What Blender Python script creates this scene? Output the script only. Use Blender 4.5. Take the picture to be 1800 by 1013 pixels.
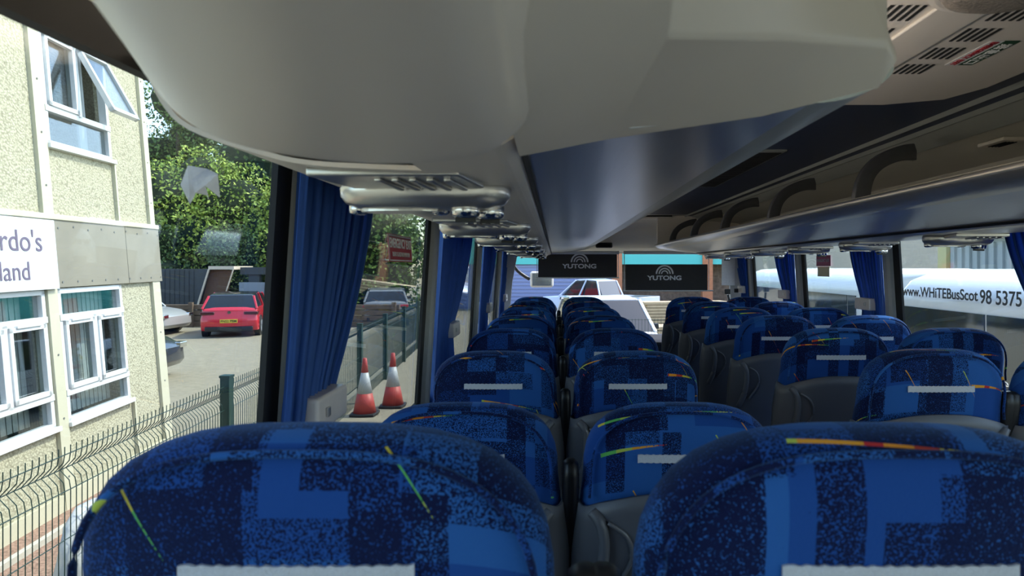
import bpy, math, random
import numpy as np
from mathutils import Vector, Matrix
random.seed(7); rng = np.random.default_rng(7)
for o in list(bpy.data.objects): bpy.data.objects.remove(o)
S = bpy.context.scene; COL = S.collection
PI = math.pi
# Coordinates below: x to the right, y towards the windscreen, z measured from the eye
# height; everything is lifted by CZ at the end so the ground outside is z = 0.
CZ = 2.3
GZ = -2.3           # ground outside
FZ = -1.42          # coach floor under the left seats

# ------------------------------------------------------------------ camera
cd = bpy.data.cameras.new('camera'); cam = bpy.data.objects.new('camera', cd); COL.objects.link(cam)
cam.location = (0, 0, 0); cam.rotation_euler = (PI/2, 0, 0)
cd.sensor_width = 36; cd.lens = 1150/1800*36
cd.shift_x = -(976-900)/1800; cd.shift_y = -(506.5-470)/1800
cd.clip_start = 0.02; cd.clip_end = 400
cd.dof.use_dof = True; cd.dof.focus_distance = 4.0; cd.dof.aperture_fstop = 9
S.camera = cam
# ------------------------------------------------------------------ sky, sun, exposure
W = bpy.data.worlds.new('sky'); S.world = W; W.use_nodes = True
nt = W.node_tree; nt.nodes.clear()
wo = nt.nodes.new('ShaderNodeOutputWorld'); bg = nt.nodes.new('ShaderNodeBackground')
sky = nt.nodes.new('ShaderNodeTexSky'); sky.sky_type = 'NISHITA'; sky.sun_disc = False
sky.sun_elevation = math.radians(50); sky.sun_rotation = math.radians(60); sky.air_density = 1.0; sky.dust_density = 1.5
nt.links.new(sky.outputs[0], bg.inputs[0]); bg.inputs[1].default_value = 0.42
nt.links.new(bg.outputs[0], wo.inputs[0])
sl = bpy.data.lights.new('sun', 'SUN'); sun = bpy.data.objects.new('sun', sl); COL.objects.link(sun)
sl.energy = 3.4; sl.color = (1.0, 0.94, 0.83); sl.angle = math.radians(0.6)
sun.rotation_euler = Vector((0.80, 0.38, 1.12)).to_track_quat('Z', 'Y').to_euler()
S.view_settings.view_transform = 'Standard'; S.view_settings.look = 'None'
S.view_settings.gamma = 1; S.view_settings.use_curve_mapping = False
S.view_settings.exposure = 0.62
S.cycles.max_bounces = 10; S.cycles.diffuse_bounces = 6; S.cycles.glossy_bounces = 5
S.cycles.transparent_max_bounces = 24; S.cycles.sample_clamp_indirect = 6
S.cycles.caustics_reflective = False; S.cycles.caustics_refractive = False

# ------------------------------------------------------------------ materials
M = {}
def nodes(name):
    m = bpy.data.materials.new(name); m.use_nodes = True
    n = m.node_tree; b = n.nodes['Principled BSDF']; M[name] = m
    return m, n, b
def mat(name, col, rough=0.6, metal=0.0, var=0.08, scale=30, bump=0.0, bscale=None, emit=None, coat=0, spec=None, alpha=1):
    m, n, b = nodes(name)
    b.inputs['Roughness'].default_value = rough; b.inputs['Metallic'].default_value = metal
    b.inputs['Coat Weight'].default_value = coat
    if spec is not None: b.inputs['Specular IOR Level'].default_value = spec
    b.inputs['Alpha'].default_value = alpha
    tc = n.nodes.new('ShaderNodeTexCoord')
    ns = n.nodes.new('ShaderNodeTexNoise'); ns.inputs['Scale'].default_value = scale; ns.inputs['Detail'].default_value = 3
    n.links.new(tc.outputs['Object'], ns.inputs['Vector'])
    mx = n.nodes.new('ShaderNodeMix'); mx.data_type = 'RGBA'
    mx.inputs[6].default_value = (*[c*(1-var) for c in col], 1); mx.inputs[7].default_value = (*[min(1, c*(1+var)) for c in col], 1)
    n.links.new(ns.outputs['Fac'], mx.inputs[0]); n.links.new(mx.outputs[2], b.inputs['Base Color'])
    if bump:
        n2 = n.nodes.new('ShaderNodeTexNoise'); n2.inputs['Scale'].default_value = bscale or scale*4; n2.inputs['Detail'].default_value = 4
        n.links.new(tc.outputs['Object'], n2.inputs['Vector'])
        bp = n.nodes.new('ShaderNodeBump'); bp.inputs['Strength'].default_value = bump; bp.inputs['Distance'].default_value = 0.01
        n.links.new(n2.outputs['Fac'], bp.inputs['Height']); n.links.new(bp.outputs[0], b.inputs['Normal'])
    if emit:
        b.inputs['Emission Color'].default_value = (*emit[:3], 1); b.inputs['Emission Strength'].default_value = emit[3]
    return m
def glass(name, tint, refl=1.0, ior=1.45):
    m = bpy.data.materials.new(name); m.use_nodes = True; n = m.node_tree; n.nodes.clear(); M[name] = m
    o = n.nodes.new('ShaderNodeOutputMaterial'); t = n.nodes.new('ShaderNodeBsdfTransparent'); g = n.nodes.new('ShaderNodeBsdfGlossy')
    t.inputs[0].default_value = (*tint, 1); g.inputs['Roughness'].default_value = 0.02; g.inputs[0].default_value = (refl, refl, refl, 1)
    ge = n.nodes.new('ShaderNodeNewGeometry'); dt = n.nodes.new('ShaderNodeVectorMath'); dt.operation = 'DOT_PRODUCT'
    n.links.new(ge.outputs['Normal'], dt.inputs[0]); n.links.new(ge.outputs['Incoming'], dt.inputs[1])
    r0 = ((ior-1)/(ior+1))**2
    c1 = math_node(n, 'SUBTRACT', 1, math_node(n, 'ABSOLUTE', dt.outputs['Value']))
    fr = math_node(n, 'MULTIPLY_ADD', math_node(n, 'POWER', c1, 5), 1-r0, r0)
    x = n.nodes.new('ShaderNodeMixShader')
    n.links.new(fr, x.inputs[0]); n.links.new(t.outputs[0], x.inputs[1]); n.links.new(g.outputs[0], x.inputs[2])
    n.links.new(x.outputs[0], o.inputs[0]); return m
def math_node(n, op, a, b=None, c=None):
    k = n.nodes.new('ShaderNodeMath'); k.operation = op
    for i, v in enumerate((a, b, c)):
        if v is None: continue
        if isinstance(v, (int, float)): k.inputs[i].default_value = v
        else: n.links.new(v, k.inputs[i])
    return k.outputs[0]
def mixc(n, fac, a, b):
    x = n.nodes.new('ShaderNodeMix'); x.data_type = 'RGBA'
    if isinstance(fac, (int, float)): x.inputs[0].default_value = fac
    else: n.links.new(fac, x.inputs[0])
    for i, v in ((6, a), (7, b)):
        if isinstance(v, tuple): x.inputs[i].default_value = (*v, 1)
        else: n.links.new(v, x.inputs[i])
    return x.outputs[2]

def seat_fabric():
    """blue moquette: rectangular navy blocks, speckle, short dashes of yellow-orange-red-green"""
    m, n, b = nodes('seat_fabric')
    b.inputs['Roughness'].default_value = 0.9; b.inputs['Sheen Weight'].default_value = 0.25; b.inputs['Specular IOR Level'].default_value = 0.15
    b.inputs['Sheen Tint'].default_value = (0.2, 0.45, 1, 1)
    tc = n.nodes.new('ShaderNodeTexCoord'); oi = n.nodes.new('ShaderNodeObjectInfo')
    off = n.nodes.new('ShaderNodeVectorMath'); off.operation = 'SCALE'; off.inputs[0].default_value = (13.7, 5.3, 9.1)
    n.links.new(oi.outputs['Random'], off.inputs['Scale'])
    ad = n.nodes.new('ShaderNodeVectorMath'); ad.operation = 'ADD'
    n.links.new(tc.outputs['Object'], ad.inputs[0]); n.links.new(off.outputs[0], ad.inputs[1])
    sp = n.nodes.new('ShaderNodeSeparateXYZ'); n.links.new(ad.outputs[0], sp.inputs[0])
    x = sp.outputs[0]; z = math_node(n, 'ADD', sp.outputs[2], math_node(n, 'MULTIPLY', sp.outputs[1], 0.9))
    def cell(sx, sz, ox, oz, rot=0.0):
        xx = math_node(n, 'ADD', x, math_node(n, 'MULTIPLY', z, rot)); zz = math_node(n, 'SUBTRACT', z, math_node(n, 'MULTIPLY', x, rot))
        u = math_node(n, 'ADD', math_node(n, 'MULTIPLY', xx, sx), ox); v = math_node(n, 'ADD', math_node(n, 'MULTIPLY', zz, sz), oz)
        cu = math_node(n, 'FLOOR', u); cv = math_node(n, 'FLOOR', v)
        cb = n.nodes.new('ShaderNodeCombineXYZ'); n.links.new(cu, cb.inputs[0]); n.links.new(cv, cb.inputs[1])
        wn = n.nodes.new('ShaderNodeTexWhiteNoise'); wn.noise_dimensions = '2D'; n.links.new(cb.outputs[0], wn.inputs['Vector'])
        return wn.outputs['Value'], wn.outputs['Color'], math_node(n, 'FRACT', u), math_node(n, 'FRACT', v)
    a1 = cell(11, 15, 3.2, 1.1)[0]; a2 = cell(26, 9, 0.4, 7.7)[0]; a3 = cell(9, 12, 5.5, 2.2)[0]; a4 = cell(6, 22, 1.5, 4.2)[0]
    navy = math_node(n, 'MAXIMUM', math_node(n, 'GREATER_THAN', a1, 0.70), math_node(n, 'GREATER_THAN', a2, 0.76))
    spk = math_node(n, 'MAXIMUM', math_node(n, 'GREATER_THAN', a3, 0.52), math_node(n, 'GREATER_THAN', a4, 0.80))
    thr = math_node(n, 'SUBTRACT', math_node(n, 'SUBTRACT', 0.80, math_node(n, 'MULTIPLY', spk, 0.29)), math_node(n, 'MULTIPLY', navy, 0.36))
    thr = math_node(n, 'MAXIMUM', thr, .36)
    ns = n.nodes.new('ShaderNodeTexNoise'); ns.inputs['Scale'].default_value = 480; ns.inputs['Detail'].default_value = 1.5
    n.links.new(ad.outputs[0], ns.inputs['Vector'])
    dark = math_node(n, 'GREATER_THAN', ns.outputs['Fac'], thr)
    light = cell(7, 10, 8.1, 0.3)[0]
    base = mixc(n, math_node(n, 'GREATER_THAN', light, 0.5), (0.011, 0.060, 0.26), (0.02, 0.10, 0.34))
    col = mixc(n, dark, base, (0.003, 0.006, 0.04))
    rp = n.nodes.new('ShaderNodeValToRGB'); cr = rp.color_ramp; cr.interpolation = 'CONSTANT'
    pts = [(0, (.45, .55, .08)), (.16, (.75, .33, .02)), (.42, (.50, .03, .02)), (.5, (.75, .28, .02)), (.62, (.45, .05, .02)), (.72, (.6, .5, .05)), (.84, (.12, .45, .10))]
    cr.elements[0].position = 0; cr.elements[0].color = (*pts[0][1], 1); cr.elements[1].position = pts[1][0]; cr.elements[1].color = (*pts[1][1], 1)
    for p, c in pts[2:]: e = cr.elements.new(p); e.color = (*c, 1)
    fine = n.nodes.new('ShaderNodeTexNoise'); fine.inputs['Scale'].default_value = 380; n.links.new(ad.outputs[0], fine.inputs['Vector'])
    for (sx, sz, ox, oz, rot, p, w) in ((6.5, 14, .3, .2, .07, .80, .05), (6, 8, 2.3, .7, -1.6, .86, .016), (5, 10, 4.1, 3.3, -.12, .87, .03)):
        val, _, fu, fv = cell(sx, sz, ox, oz, rot)
        on = math_node(n, 'GREATER_THAN', val, p)
        ln = math_node(n, 'LESS_THAN', math_node(n, 'ABSOLUTE', math_node(n, 'SUBTRACT', fv, 0.5)), math_node(n, 'MULTIPLY', math_node(n, 'SUBTRACT', 1.25, fu), w))
        rg = math_node(n, 'MULTIPLY', math_node(n, 'GREATER_THAN', fu, 0.12), math_node(n, 'GREATER_THAN', math_node(n, 'ADD', fine.outputs['Fac'], math_node(n, 'MULTIPLY', math_node(n, 'SUBTRACT', 1, fu), 0.5)), 0.54))
        f = math_node(n, 'MULTIPLY', math_node(n, 'MULTIPLY', on, ln), rg)
        n.links.new(fu, rp.inputs[0])
        col = mixc(n, f, col, rp.outputs[0])
    n.links.new(col, b.inputs['Base Color'])
    bp = n.nodes.new('ShaderNodeBump'); bp.inputs['Strength'].default_value = 0.35; bp.inputs['Distance'].default_value = 0.002
    n.links.new(fine.outputs['Fac'], bp.inputs['Height']); n.links.new(bp.outputs[0], b.inputs['Normal'])
seat_fabric()

mat('cream_plastic', (.80, .735, .66), .42, var=.03, scale=4, bump=.05, bscale=900)
mat('cream_panel', (.72, .69, .62), .5, var=.04, scale=5)
mat('navy_panel', (.035, .055, .12), .38, metal=.2, var=.1, scale=6)
mat('rail_grey', (.40, .42, .40), .35, metal=.35, var=.05)
mat('brace_grey', (.13, .13, .14), .33, metal=.1, var=.1)
mat('chrome', (.78, .77, .76), .12, metal=1, var=.05)
mat('satin_silver', (.66, .64, .61), .28, metal=.85, var=.06, scale=60)
mat('shell_grey', (.10, .105, .12), .42, var=.06, scale=20)
mat('black_plastic', (.012, .012, .014), .4)
mat('black_rubber', (.008, .008, .009), .65)
mat('velcro_white', (.62, .64, .70), .9, var=.15, scale=300, bump=.6, bscale=500)
mat('curtain_blue', (.06, .17, .55), .75, var=.12, scale=25)
mat('pillar_grey', (.42, .43, .43), .5)
mat('tie_cream', (.80, .72, .69), .4)
mat('floor_vinyl', (.13, .13, .13), .6, var=.3, scale=200)
mat('white_plastic', (.75, .76, .76), .4)
mat('blind_black', (.075, .07, .07), .8, var=.1)
mat('logo_silver', (.97, .95, .97), .6)
mat('sticker_red', (.42, .015, .03), .5)
mat('sticker_white', (.8, .8, .8), .5)
mat('sticker_green', (.005, .07, .03), .5)
mat('sticker_pink', (.5, .08, .2), .5); mat('sticker_yellow', (.75, .72, .45), .5)
mat('paper_white', (.93, .93, .97), .8, var=.15, scale=60, bump=.4, bscale=90)
mat('dome_clear', (.30, .26, .22), .25, var=.3, scale=60, bump=.5, bscale=200)
mat('fill_lamp_lens', (.8, .78, .7), .3, emit=(1, .93, .82, 2.0))  # glowing face of the added fill lamps
mat('slot_black', (.004, .004, .004), .9)
glass('window_glass', (.86, .90, .88), 1.0, 1.5)
glass('windscreen_glass', (.93, .95, .95), 1.0, 1.4)

def translucent(name, w):
    m = M[name]; n = m.node_tree; b = n.nodes['Principled BSDF']; out = [k for k in n.nodes if k.type == 'OUTPUT_MATERIAL'][0]
    t = n.nodes.new('ShaderNodeBsdfTranslucent'); src = b.inputs['Base Color'].links[0].from_socket; n.links.new(src, t.inputs[0])
    x = n.nodes.new('ShaderNodeMixShader'); x.inputs[0].default_value = w
    n.links.new(b.outputs[0], x.inputs[1]); n.links.new(t.outputs[0], x.inputs[2]); n.links.new(x.outputs[0], out.inputs[0])
translucent('paper_white', .6); translucent('curtain_blue', .35); translucent('blind_black', .3)
mat('lamp_dark_red', (.06, .008, .012), .2, coat=.6)
def brushed():
    m, n, b = nodes('brushed_silver')
    b.inputs['Metallic'].default_value = .9; b.inputs['Roughness'].default_value = .3
    tc = n.nodes.new('ShaderNodeTexCoord'); mp = n.nodes.new('ShaderNodeMapping'); mp.inputs['Scale'].default_value = (60, 1.5, 60)
    ns = n.nodes.new('ShaderNodeTexNoise'); ns.inputs['Scale'].default_value = 4; ns.inputs['Detail'].default_value = 2
    n.links.new(tc.outputs['Object'], mp.inputs[0]); n.links.new(mp.outputs[0], ns.inputs['Vector'])
    n.links.new(mixc(n, ns.outputs['Fac'], (.54, .58, .66), (.64, .68, .76)), b.inputs['Base Color'])
    r = math_node(n, 'MULTIPLY_ADD', ns.outputs['Fac'], .06, .27); n.links.new(r, b.inputs['Roughness'])
brushed()
# outdoors
def roughcast():
    m, n, b = nodes('roughcast'); b.inputs['Roughness'].default_value = .95
    tc = n.nodes.new('ShaderNodeTexCoord'); v = n.nodes.new('ShaderNodeTexVoronoi'); v.inputs['Scale'].default_value = 48
    n.links.new(tc.outputs['Object'], v.inputs['Vector'])
    n.links.new(mixc(n, v.outputs['Distance'], (.56, .54, .40), (.26, .245, .17)), b.inputs['Base Color'])
    bp = n.nodes.new('ShaderNodeBump'); bp.inputs['Strength'].default_value = .8; bp.inputs['Distance'].default_value = .008; bp.invert = True
    n.links.new(v.outputs['Distance'], bp.inputs['Height']); n.links.new(bp.outputs[0], b.inputs['Normal'])
roughcast()
mat('cream_paint', (.52, .50, .38), .6, var=.06, scale=3)
mat('upvc_white', (.66, .68, .69), .35)
mat('fascia_taupe', (.24, .22, .17), .6, var=.25, scale=2.5)
mat('sign_white', (.60, .63, .65), .4)
mat('sign_ink', (.13, .10, .16), .5)
mat('blind_slat', (.62, .64, .62), .7)
mat('room_dark', (.16, .17, .17), .9)
glass('house_glass', (.84, .88, .88), 1.0, 2.1)
mat('fence_green', (.004, .035, .028), .45)
mat('gravel', (.30, .19, .14), .9, var=.95, scale=38, bump=1, bscale=45)
mat('asphalt', (.25, .225, .16), .95, var=.3, scale=8, bump=.3, bscale=120)
mat('kerb', (.50, .48, .42), .9, var=.1)
mat('concrete_pad', (.42, .40, .33), .9, var=.15, scale=6)
mat('paint_red', (.55, .012, .03), .25, coat=.8, var=.02)
mat('paint_silver', (.50, .52, .53), .3, metal=.3, coat=.6, var=.02)
mat('paint_dark', (.02, .022, .028), .25, coat=.8)
mat('paint_grey', (.18, .19, .20), .3, coat=.6)
mat('paint_white', (.72, .73, .74), .3, coat=.6, var=.02)
mat('paint_blue_white', (.58, .66, .82), .3, coat=.6, var=.02)
mat('car_glass', (.012, .016, .02), .06, spec=.8)
mat('van_glass', (.02, .03, .03), .08, spec=.8)
mat('tyre', (.012, .012, .012), .8); mat('alloy', (.55, .56, .58), .3, metal=.8)
mat('tail_red', (.5, .01, .015), .25, coat=.5)
mat('plate_yellow', (.75, .55, .06), .5); mat('plate_ink', (.01, .01, .01), .6)
mat('cone_orange', (.45, .05, .04), .5); mat('cone_white', (.45, .47, .48), .4)
mat('timber', (.52, .40, .24), .8, var=.35, scale=6)
mat('sleeper', (.15, .105, .07), .9, var=.5, scale=5)
mat('shed_grey', (.05, .055, .06), .7, var=.2, scale=12)
mat('lid_brown', (.12, .065, .04), .8, var=.3, scale=10)
mat('corrugated_grey', (.20, .235, .29), .45, metal=.2)
mat('container_grey', (.38, .42, .43), .6, var=.1)
mat('container_yellow', (.62, .55, .26), .6)
mat('block_beige', (.62, .53, .43), .85, var=.15, scale=12)
mat('cladding_blue', (.26, .30, .50), .5)
mat('turquoise', (.10, .55, .50), .5)
mat('brick_orange', (.50, .20, .10), .85, var=.2, scale=8)
mat('clutter_brown', (.16, .11, .08), .9, var=.8, scale=5)
mat('sack_white', (.60, .62, .64), .6, var=.1, bump=.5, bscale=20)
mat('bark', (.10, .075, .05), .9)
def leaf(name, a, b_):
    m, n, b = nodes(name); b.inputs['Roughness'].default_value = .65
    g = n.nodes.new('ShaderNodeNewGeometry'); n.links.new(mixc(n, g.outputs['Random Per Island'], a, b_), b.inputs['Base Color'])
    b.inputs['Transmission Weight'].default_value = 0
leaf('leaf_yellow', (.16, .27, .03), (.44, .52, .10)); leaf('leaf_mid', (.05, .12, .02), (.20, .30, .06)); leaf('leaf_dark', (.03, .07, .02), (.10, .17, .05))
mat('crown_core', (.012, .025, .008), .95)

# ------------------------------------------------------------------ mesh helpers
def tag(o, label=None, cat=None, group=None, kind=None):
    if label: o['label'] = label
    if cat: o['category'] = cat
    if group: o['group'] = group
    if kind: o['kind'] = kind
    return o
def empty(name, loc=(0, 0, 0), rz=0, **k):
    o = bpy.data.objects.new(name, None); COL.objects.link(o); o.location = loc; o.rotation_euler = (0, 0, rz); o.empty_display_size = .1
    return tag(o, **k)
class MB:
    def __init__(s): s.v = []; s.f = []; s.m = []; s.mi = 0
    def add(s, vs, fs):
        b = len(s.v); s.v += [tuple(v) for v in vs]; s.f += [tuple(b+i for i in f) for f in fs]; s.m += [s.mi]*len(fs); return s
    def box(s, a, b):
        (x0, y0, z0), (x1, y1, z1) = a, b
        return s.add([(x0,y0,z0),(x1,y0,z0),(x1,y1,z0),(x0,y1,z0),(x0,y0,z1),(x1,y0,z1),(x1,y1,z1),(x0,y1,z1)],
                     [(0,3,2,1),(4,5,6,7),(0,1,5,4),(1,2,6,5),(2,3,7,6),(3,0,4,7)])
    def cbox(s, c, d): return s.box([c[i]-d[i]/2 for i in range(3)], [c[i]+d[i]/2 for i in range(3)])
    def bar(s, p, q, w, h=None, up=(0, 0, 1)):
        h = h or w; p = Vector(p); q = Vector(q); d = (q-p).normalized(); u = Vector(up)
        if abs(d.dot(u)) > .98: u = Vector((1, 0, 0))
        r = d.cross(u).normalized(); u = r.cross(d)
        vs = [e + r*(a*w/2) + u*(b*h/2) for e in (p, q) for a, b in ((-1,-1),(1,-1),(1,1),(-1,1))]
        return s.add(vs, [(0,1,2,3),(7,6,5,4),(0,4,5,1),(1,5,6,2),(2,6,7,3),(3,7,4,0)])
    def tube(s, pts, r, n=8, cap=True, sx=1.0, up=(0, 0, 1)):
        pts = [Vector(p) for p in pts]; rs = r if isinstance(r, (list, tuple)) else [r]*len(pts); rings = []; b = len(s.v)
        for i, p in enumerate(pts):
            d = (pts[min(i+1, len(pts)-1)]-pts[max(i-1, 0)]).normalized(); u = Vector(up)
            if abs(d.dot(u)) > .95: u = Vector((1, 0, 0)) if abs(d.x) < .9 else Vector((0, 1, 0))
            a = d.cross(u).normalized(); c = a.cross(d)
            s.v += [tuple(p + a*math.cos(2*PI*k/n)*rs[i]*sx + c*math.sin(2*PI*k/n)*rs[i]) for k in range(n)]
        fs = [(b+i*n+k, b+i*n+(k+1) % n, b+(i+1)*n+(k+1) % n, b+(i+1)*n+k) for i in range(len(pts)-1) for k in range(n)]
        if cap: fs += [tuple(b+k for k in range(n))[::-1], tuple(b+(len(pts)-1)*n+k for k in range(n))]
        s.f += fs; s.m += [s.mi]*len(fs); return s
    def loft(s, rings, cap=True, closed=True):
        n = len(rings[0]); b = len(s.v)
        for r in rings: s.v += [tuple(p) for p in r]
        K = n if closed else n-1
        fs = [(b+i*n+k, b+i*n+(k+1) % n, b+(i+1)*n+(k+1) % n, b+(i+1)*n+k) for i in range(len(rings)-1) for k in range(K)]
        if cap: fs += [tuple(b+k for k in range(n))[::-1], tuple(b+(len(rings)-1)*n+k for k in range(n))]
        s.f += fs; s.m += [s.mi]*len(fs); return s
    def strip(s, prof, y0, y1, t=.006, ny=1):
        """profile in x,z run along y, given a thickness outward (left of travel)"""
        P = [Vector((p[0], 0, p[1])) for p in prof]; N = []
        for i in range(len(P)):
            d = (P[min(i+1, len(P)-1)]-P[max(i-1, 0)]).normalized(); N.append(Vector((-d.z, 0, d.x)))
        ring = [(p.x, p.z) for p in P] + [((p+n*t).x, (p+n*t).z) for p, n in zip(P[::-1], N[::-1])]
        ys = [y0+(y1-y0)*i/ny for i in range(ny+1)]
        return s.loft([[(x, y, z) for x, z in ring] for y in ys])
    def disc(s, c, r, ax=(0, 0, 1), h=.01, n=20):
        c = Vector(c); a = Vector(ax).normalized(); return s.tube([c, c+a*h], r, n)
    def poly(s, pts, off):
        off = Vector(off); n = len(pts); a = [Vector(p) for p in pts]
        return s.add(a+[p+off for p in a], [tuple(range(n))[::-1], tuple(range(n, 2*n))]+[(i, (i+1) % n, (i+1) % n+n, i+n) for i in range(n)])
    def build(s, name, ms, parent=None, smooth=False, bevel=0, seg=2, sub=0, loc=None, **k):
        me = bpy.data.meshes.new(name); me.from_pydata(s.v, [], s.f)
        for mm in (ms if isinstance(ms, (list, tuple)) else [ms]): me.materials.append(M[mm])
        me.polygons.foreach_set('material_index', s.m)
        if smooth: me.polygons.foreach_set('use_smooth', [True]*len(s.f))
        me.update()
        import bmesh
        bm = bmesh.new(); bm.from_mesh(me); bmesh.ops.recalc_face_normals(bm, faces=bm.faces); bm.to_mesh(me); bm.free()
        o = bpy.data.objects.new(name, me); COL.objects.link(o)
        if bevel:
            b = o.modifiers.new('bevel', 'BEVEL'); b.width = bevel; b.segments = seg; b.limit_method = 'ANGLE'; b.angle_limit = math.radians(35)
            if smooth is not None: me.polygons.foreach_set('use_smooth', [True]*len(s.f)); w = o.modifiers.new('wn', 'WEIGHTED_NORMAL'); w.keep_sharp = False
        if sub: b = o.modifiers.new('sub', 'SUBSURF'); b.levels = sub; b.render_levels = sub
        if parent: o.parent = parent
        if loc: o.location = loc
        return tag(o, **k)
def copy_tree(o, parent=None):
    c = o.copy(); COL.objects.link(c); c.parent = parent
    for ch in list(o.children): copy_tree(ch, c)
    return c
def struct(mb, name, m, **k): return mb.build(name, m, kind='structure', **k)
def text(s, size, m, origin, read, up, name='lettering', parent=None, bold=0.0, sx=1.0, align='LEFT', depth=.0008, shear=0, font=None):
    cu = bpy.data.curves.new(name, 'FONT'); cu.body = s; cu.size = size; cu.extrude = depth; cu.offset = bold; cu.align_x = align; cu.shear = shear
    t = bpy.data.objects.new('tmp', cu); COL.objects.link(t)
    dg = bpy.context.evaluated_depsgraph_get(); me = bpy.data.meshes.new_from_object(t.evaluated_get(dg)); bpy.data.objects.remove(t); bpy.data.curves.remove(cu)
    me.name = name; me.materials.clear(); me.materials.append(M[m])
    r = Vector(read).normalized(); u = Vector(up); u = (u-r*u.dot(r)).normalized(); n = r.cross(u)
    mt = Matrix((r, u, n)).transposed()
    for v in me.vertices: v.co = mt @ Vector((v.co.x*sx, v.co.y, v.co.z)) + Vector(origin)
    o = bpy.data.objects.new(name, me); COL.objects.link(o)
    if parent: o.parent = parent
    return o
def sellipse(cx, cy, a, b, z, n=40, e=2.6):
    out = []
    for k in range(n):
        t = 2*PI*k/n; c, s_ = math.cos(t), math.sin(t)
        out.append((cx+a*math.copysign(abs(c)**(2/e), c), cy+b*math.copysign(abs(s_)**(2/e), s_), z))
    return out
def smooth_ring(pts, n=6):
    """Catmull-Rom through an open profile"""
    P = [pts[0]]+list(pts)+[pts[-1]]; out = []
    for i in range(1, len(P)-2):
        p0, p1, p2, p3 = [Vector(q) for q in P[i-1:i+3]]
        for k in range(n):
            t = k/n; out.append(tuple(.5*((2*p1)+(p2-p0)*t+(2*p0-5*p1+4*p2-p3)*t*t+(3*p1-p0-3*p2+p3)*t**3)))
    out.append(tuple(pts[-1])); return out

# ------------------------------------------------------------------ coach shell
XL, XR = -.52, 1.85         # inner faces of the side walls
YB, YF = -.75, 7.15         # rear wall, windscreen
b = MB(); b.box((XL-.08, YB, -1.62), (XR+.08, YF+.35, -1.52)).box((XL, YB, -1.52), (.52, YF-.9, FZ)).box((.80, YB, -1.52), (XR, YF-.9, FZ+.04))
b.box((XL, YB, FZ), (XR, .98, FZ+.138))
struct(b, 'floor', 'floor_vinyl')
WS = -.62                   # window sill
for nm, x0, sg in (('left', XL, -1), ('right', XR, 1)):
    b = MB(); b.box((min(x0, x0+sg*.08), YB, -1.62), (max(x0, x0+sg*.08), YF, WS)); struct(b, 'wall_'+nm, 'cream_panel')
# roof and ceiling
prof = [(XL-.002, .285), (-.49, .40), (-.35, .52), (-.05, .535), (.08, .50), (.10, .50), (1.25, .50), (1.262, .488), (1.275, .497), (1.32, .494), (1.335, .482), (1.35, .484), (1.42, .447), (1.44, .452), (1.60, .440), (1.78, .425), (1.83, .36), (1.852, .285)]
def pstrip(i0, i1, name, m, par=None):
    b = MB(); b.strip(prof[i0:i1+1], YB, YF-.55, .02); o = b.build(name, m, par); return o
ceil = pstrip(0, 5, 'ceiling', 'cream_panel'); tag(ceil, kind='structure')
navy = pstrip(5, 6, 'navy_panel', 'navy_panel', ceil)
pstrip(6, 8, 'trim_rail', 'rail_grey', ceil); pstrip(8, 9, 'navy_panel', 'navy_panel', ceil); pstrip(9, 11, 'trim_rail', 'rail_grey', ceil)
pstrip(11, 12, 'rack_rail', 'rail_grey', ceil); pstrip(12, 17, 'rack_back_panel', 'cream_panel', ceil)
b = MB(); b.box((XL-.08, YB, .56), (XR+.08, YF-.05, .62)).box((XL-.03, YB, .285), (XL-.012, YF, .58)).box((XR+.012, YB, .285), (XR+.03, YF, .58))
struct(b, 'roof', 'cream_panel')
# rear wall with rear window (behind the viewer)
b = MB(); b.box((XL-.08, YB-.06, -1.62), (XR+.08, YB, -.75)).box((XL-.08, YB-.06, .42), (XR+.08, YB, .62)).box((XL-.08, YB-.06, -.75), (-.35, YB, .42)).box((1.68, YB-.06, -.75), (XR+.08, YB, .42))
struct(b, 'wall_rear', 'cream_panel')
MB().box((-.35, YB-.04, -.75), (1.68, YB-.034, .42)).build('window_9', 'window_glass', kind='structure')
# front bulkhead above the windscreen, curved down from the ceiling
b = MB(); pf = smooth_ring([(YF-.95, .50, 0), (YF-.60, .49, 0), (YF-.48, .42, 0), (YF-.44, .30, 0), (YF-.36, .20, 0), (YF-.20, .155, 0)], 5)
ring = [[(x, p[0], p[1]) for p in pf]+[(x, p[0]+.02, p[1]+.03) for p in pf[::-1]] for x in (XL-.05, XR+.05)]
b.loft(ring); b.box((XL-.08, YF-.15, .15), (XR+.08, YF-.05, .60)); wf = struct(b, 'wall_front', 'cream_panel', smooth=False)
b = MB(); b.box((XL-.08, YF-.02, -1.62), (XR+.08, YF+.10, -1.0)); b.build('wall_front_lower', 'cream_panel', kind='structure')
# front service hatch with dark slot, and black display under it
h = empty('front_hatch', (.82, YF-.72, .485), label='cream service hatch in the ceiling just above the front bulkhead', cat='hatch')
MB().cbox((0, 0, 0), (.62, .26, .02)).build('cover', 'cream_plastic', h, bevel=.008); MB().cbox((0, -.16, .006), (.6, .02, .012)).build('gap', 'slot_black', h)
h = empty('front_display', (.50, YF-.42, .225), label='small black display box on the cream panel above the windscreen', cat='display')
MB().cbox((0, -.03, 0), (.17, .06, .055)).build('casing', 'black_plastic', h, bevel=.012); MB().cbox((0, -.062, 0), (.14, .004, .035)).build('screen', 'slot_black', h)

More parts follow.
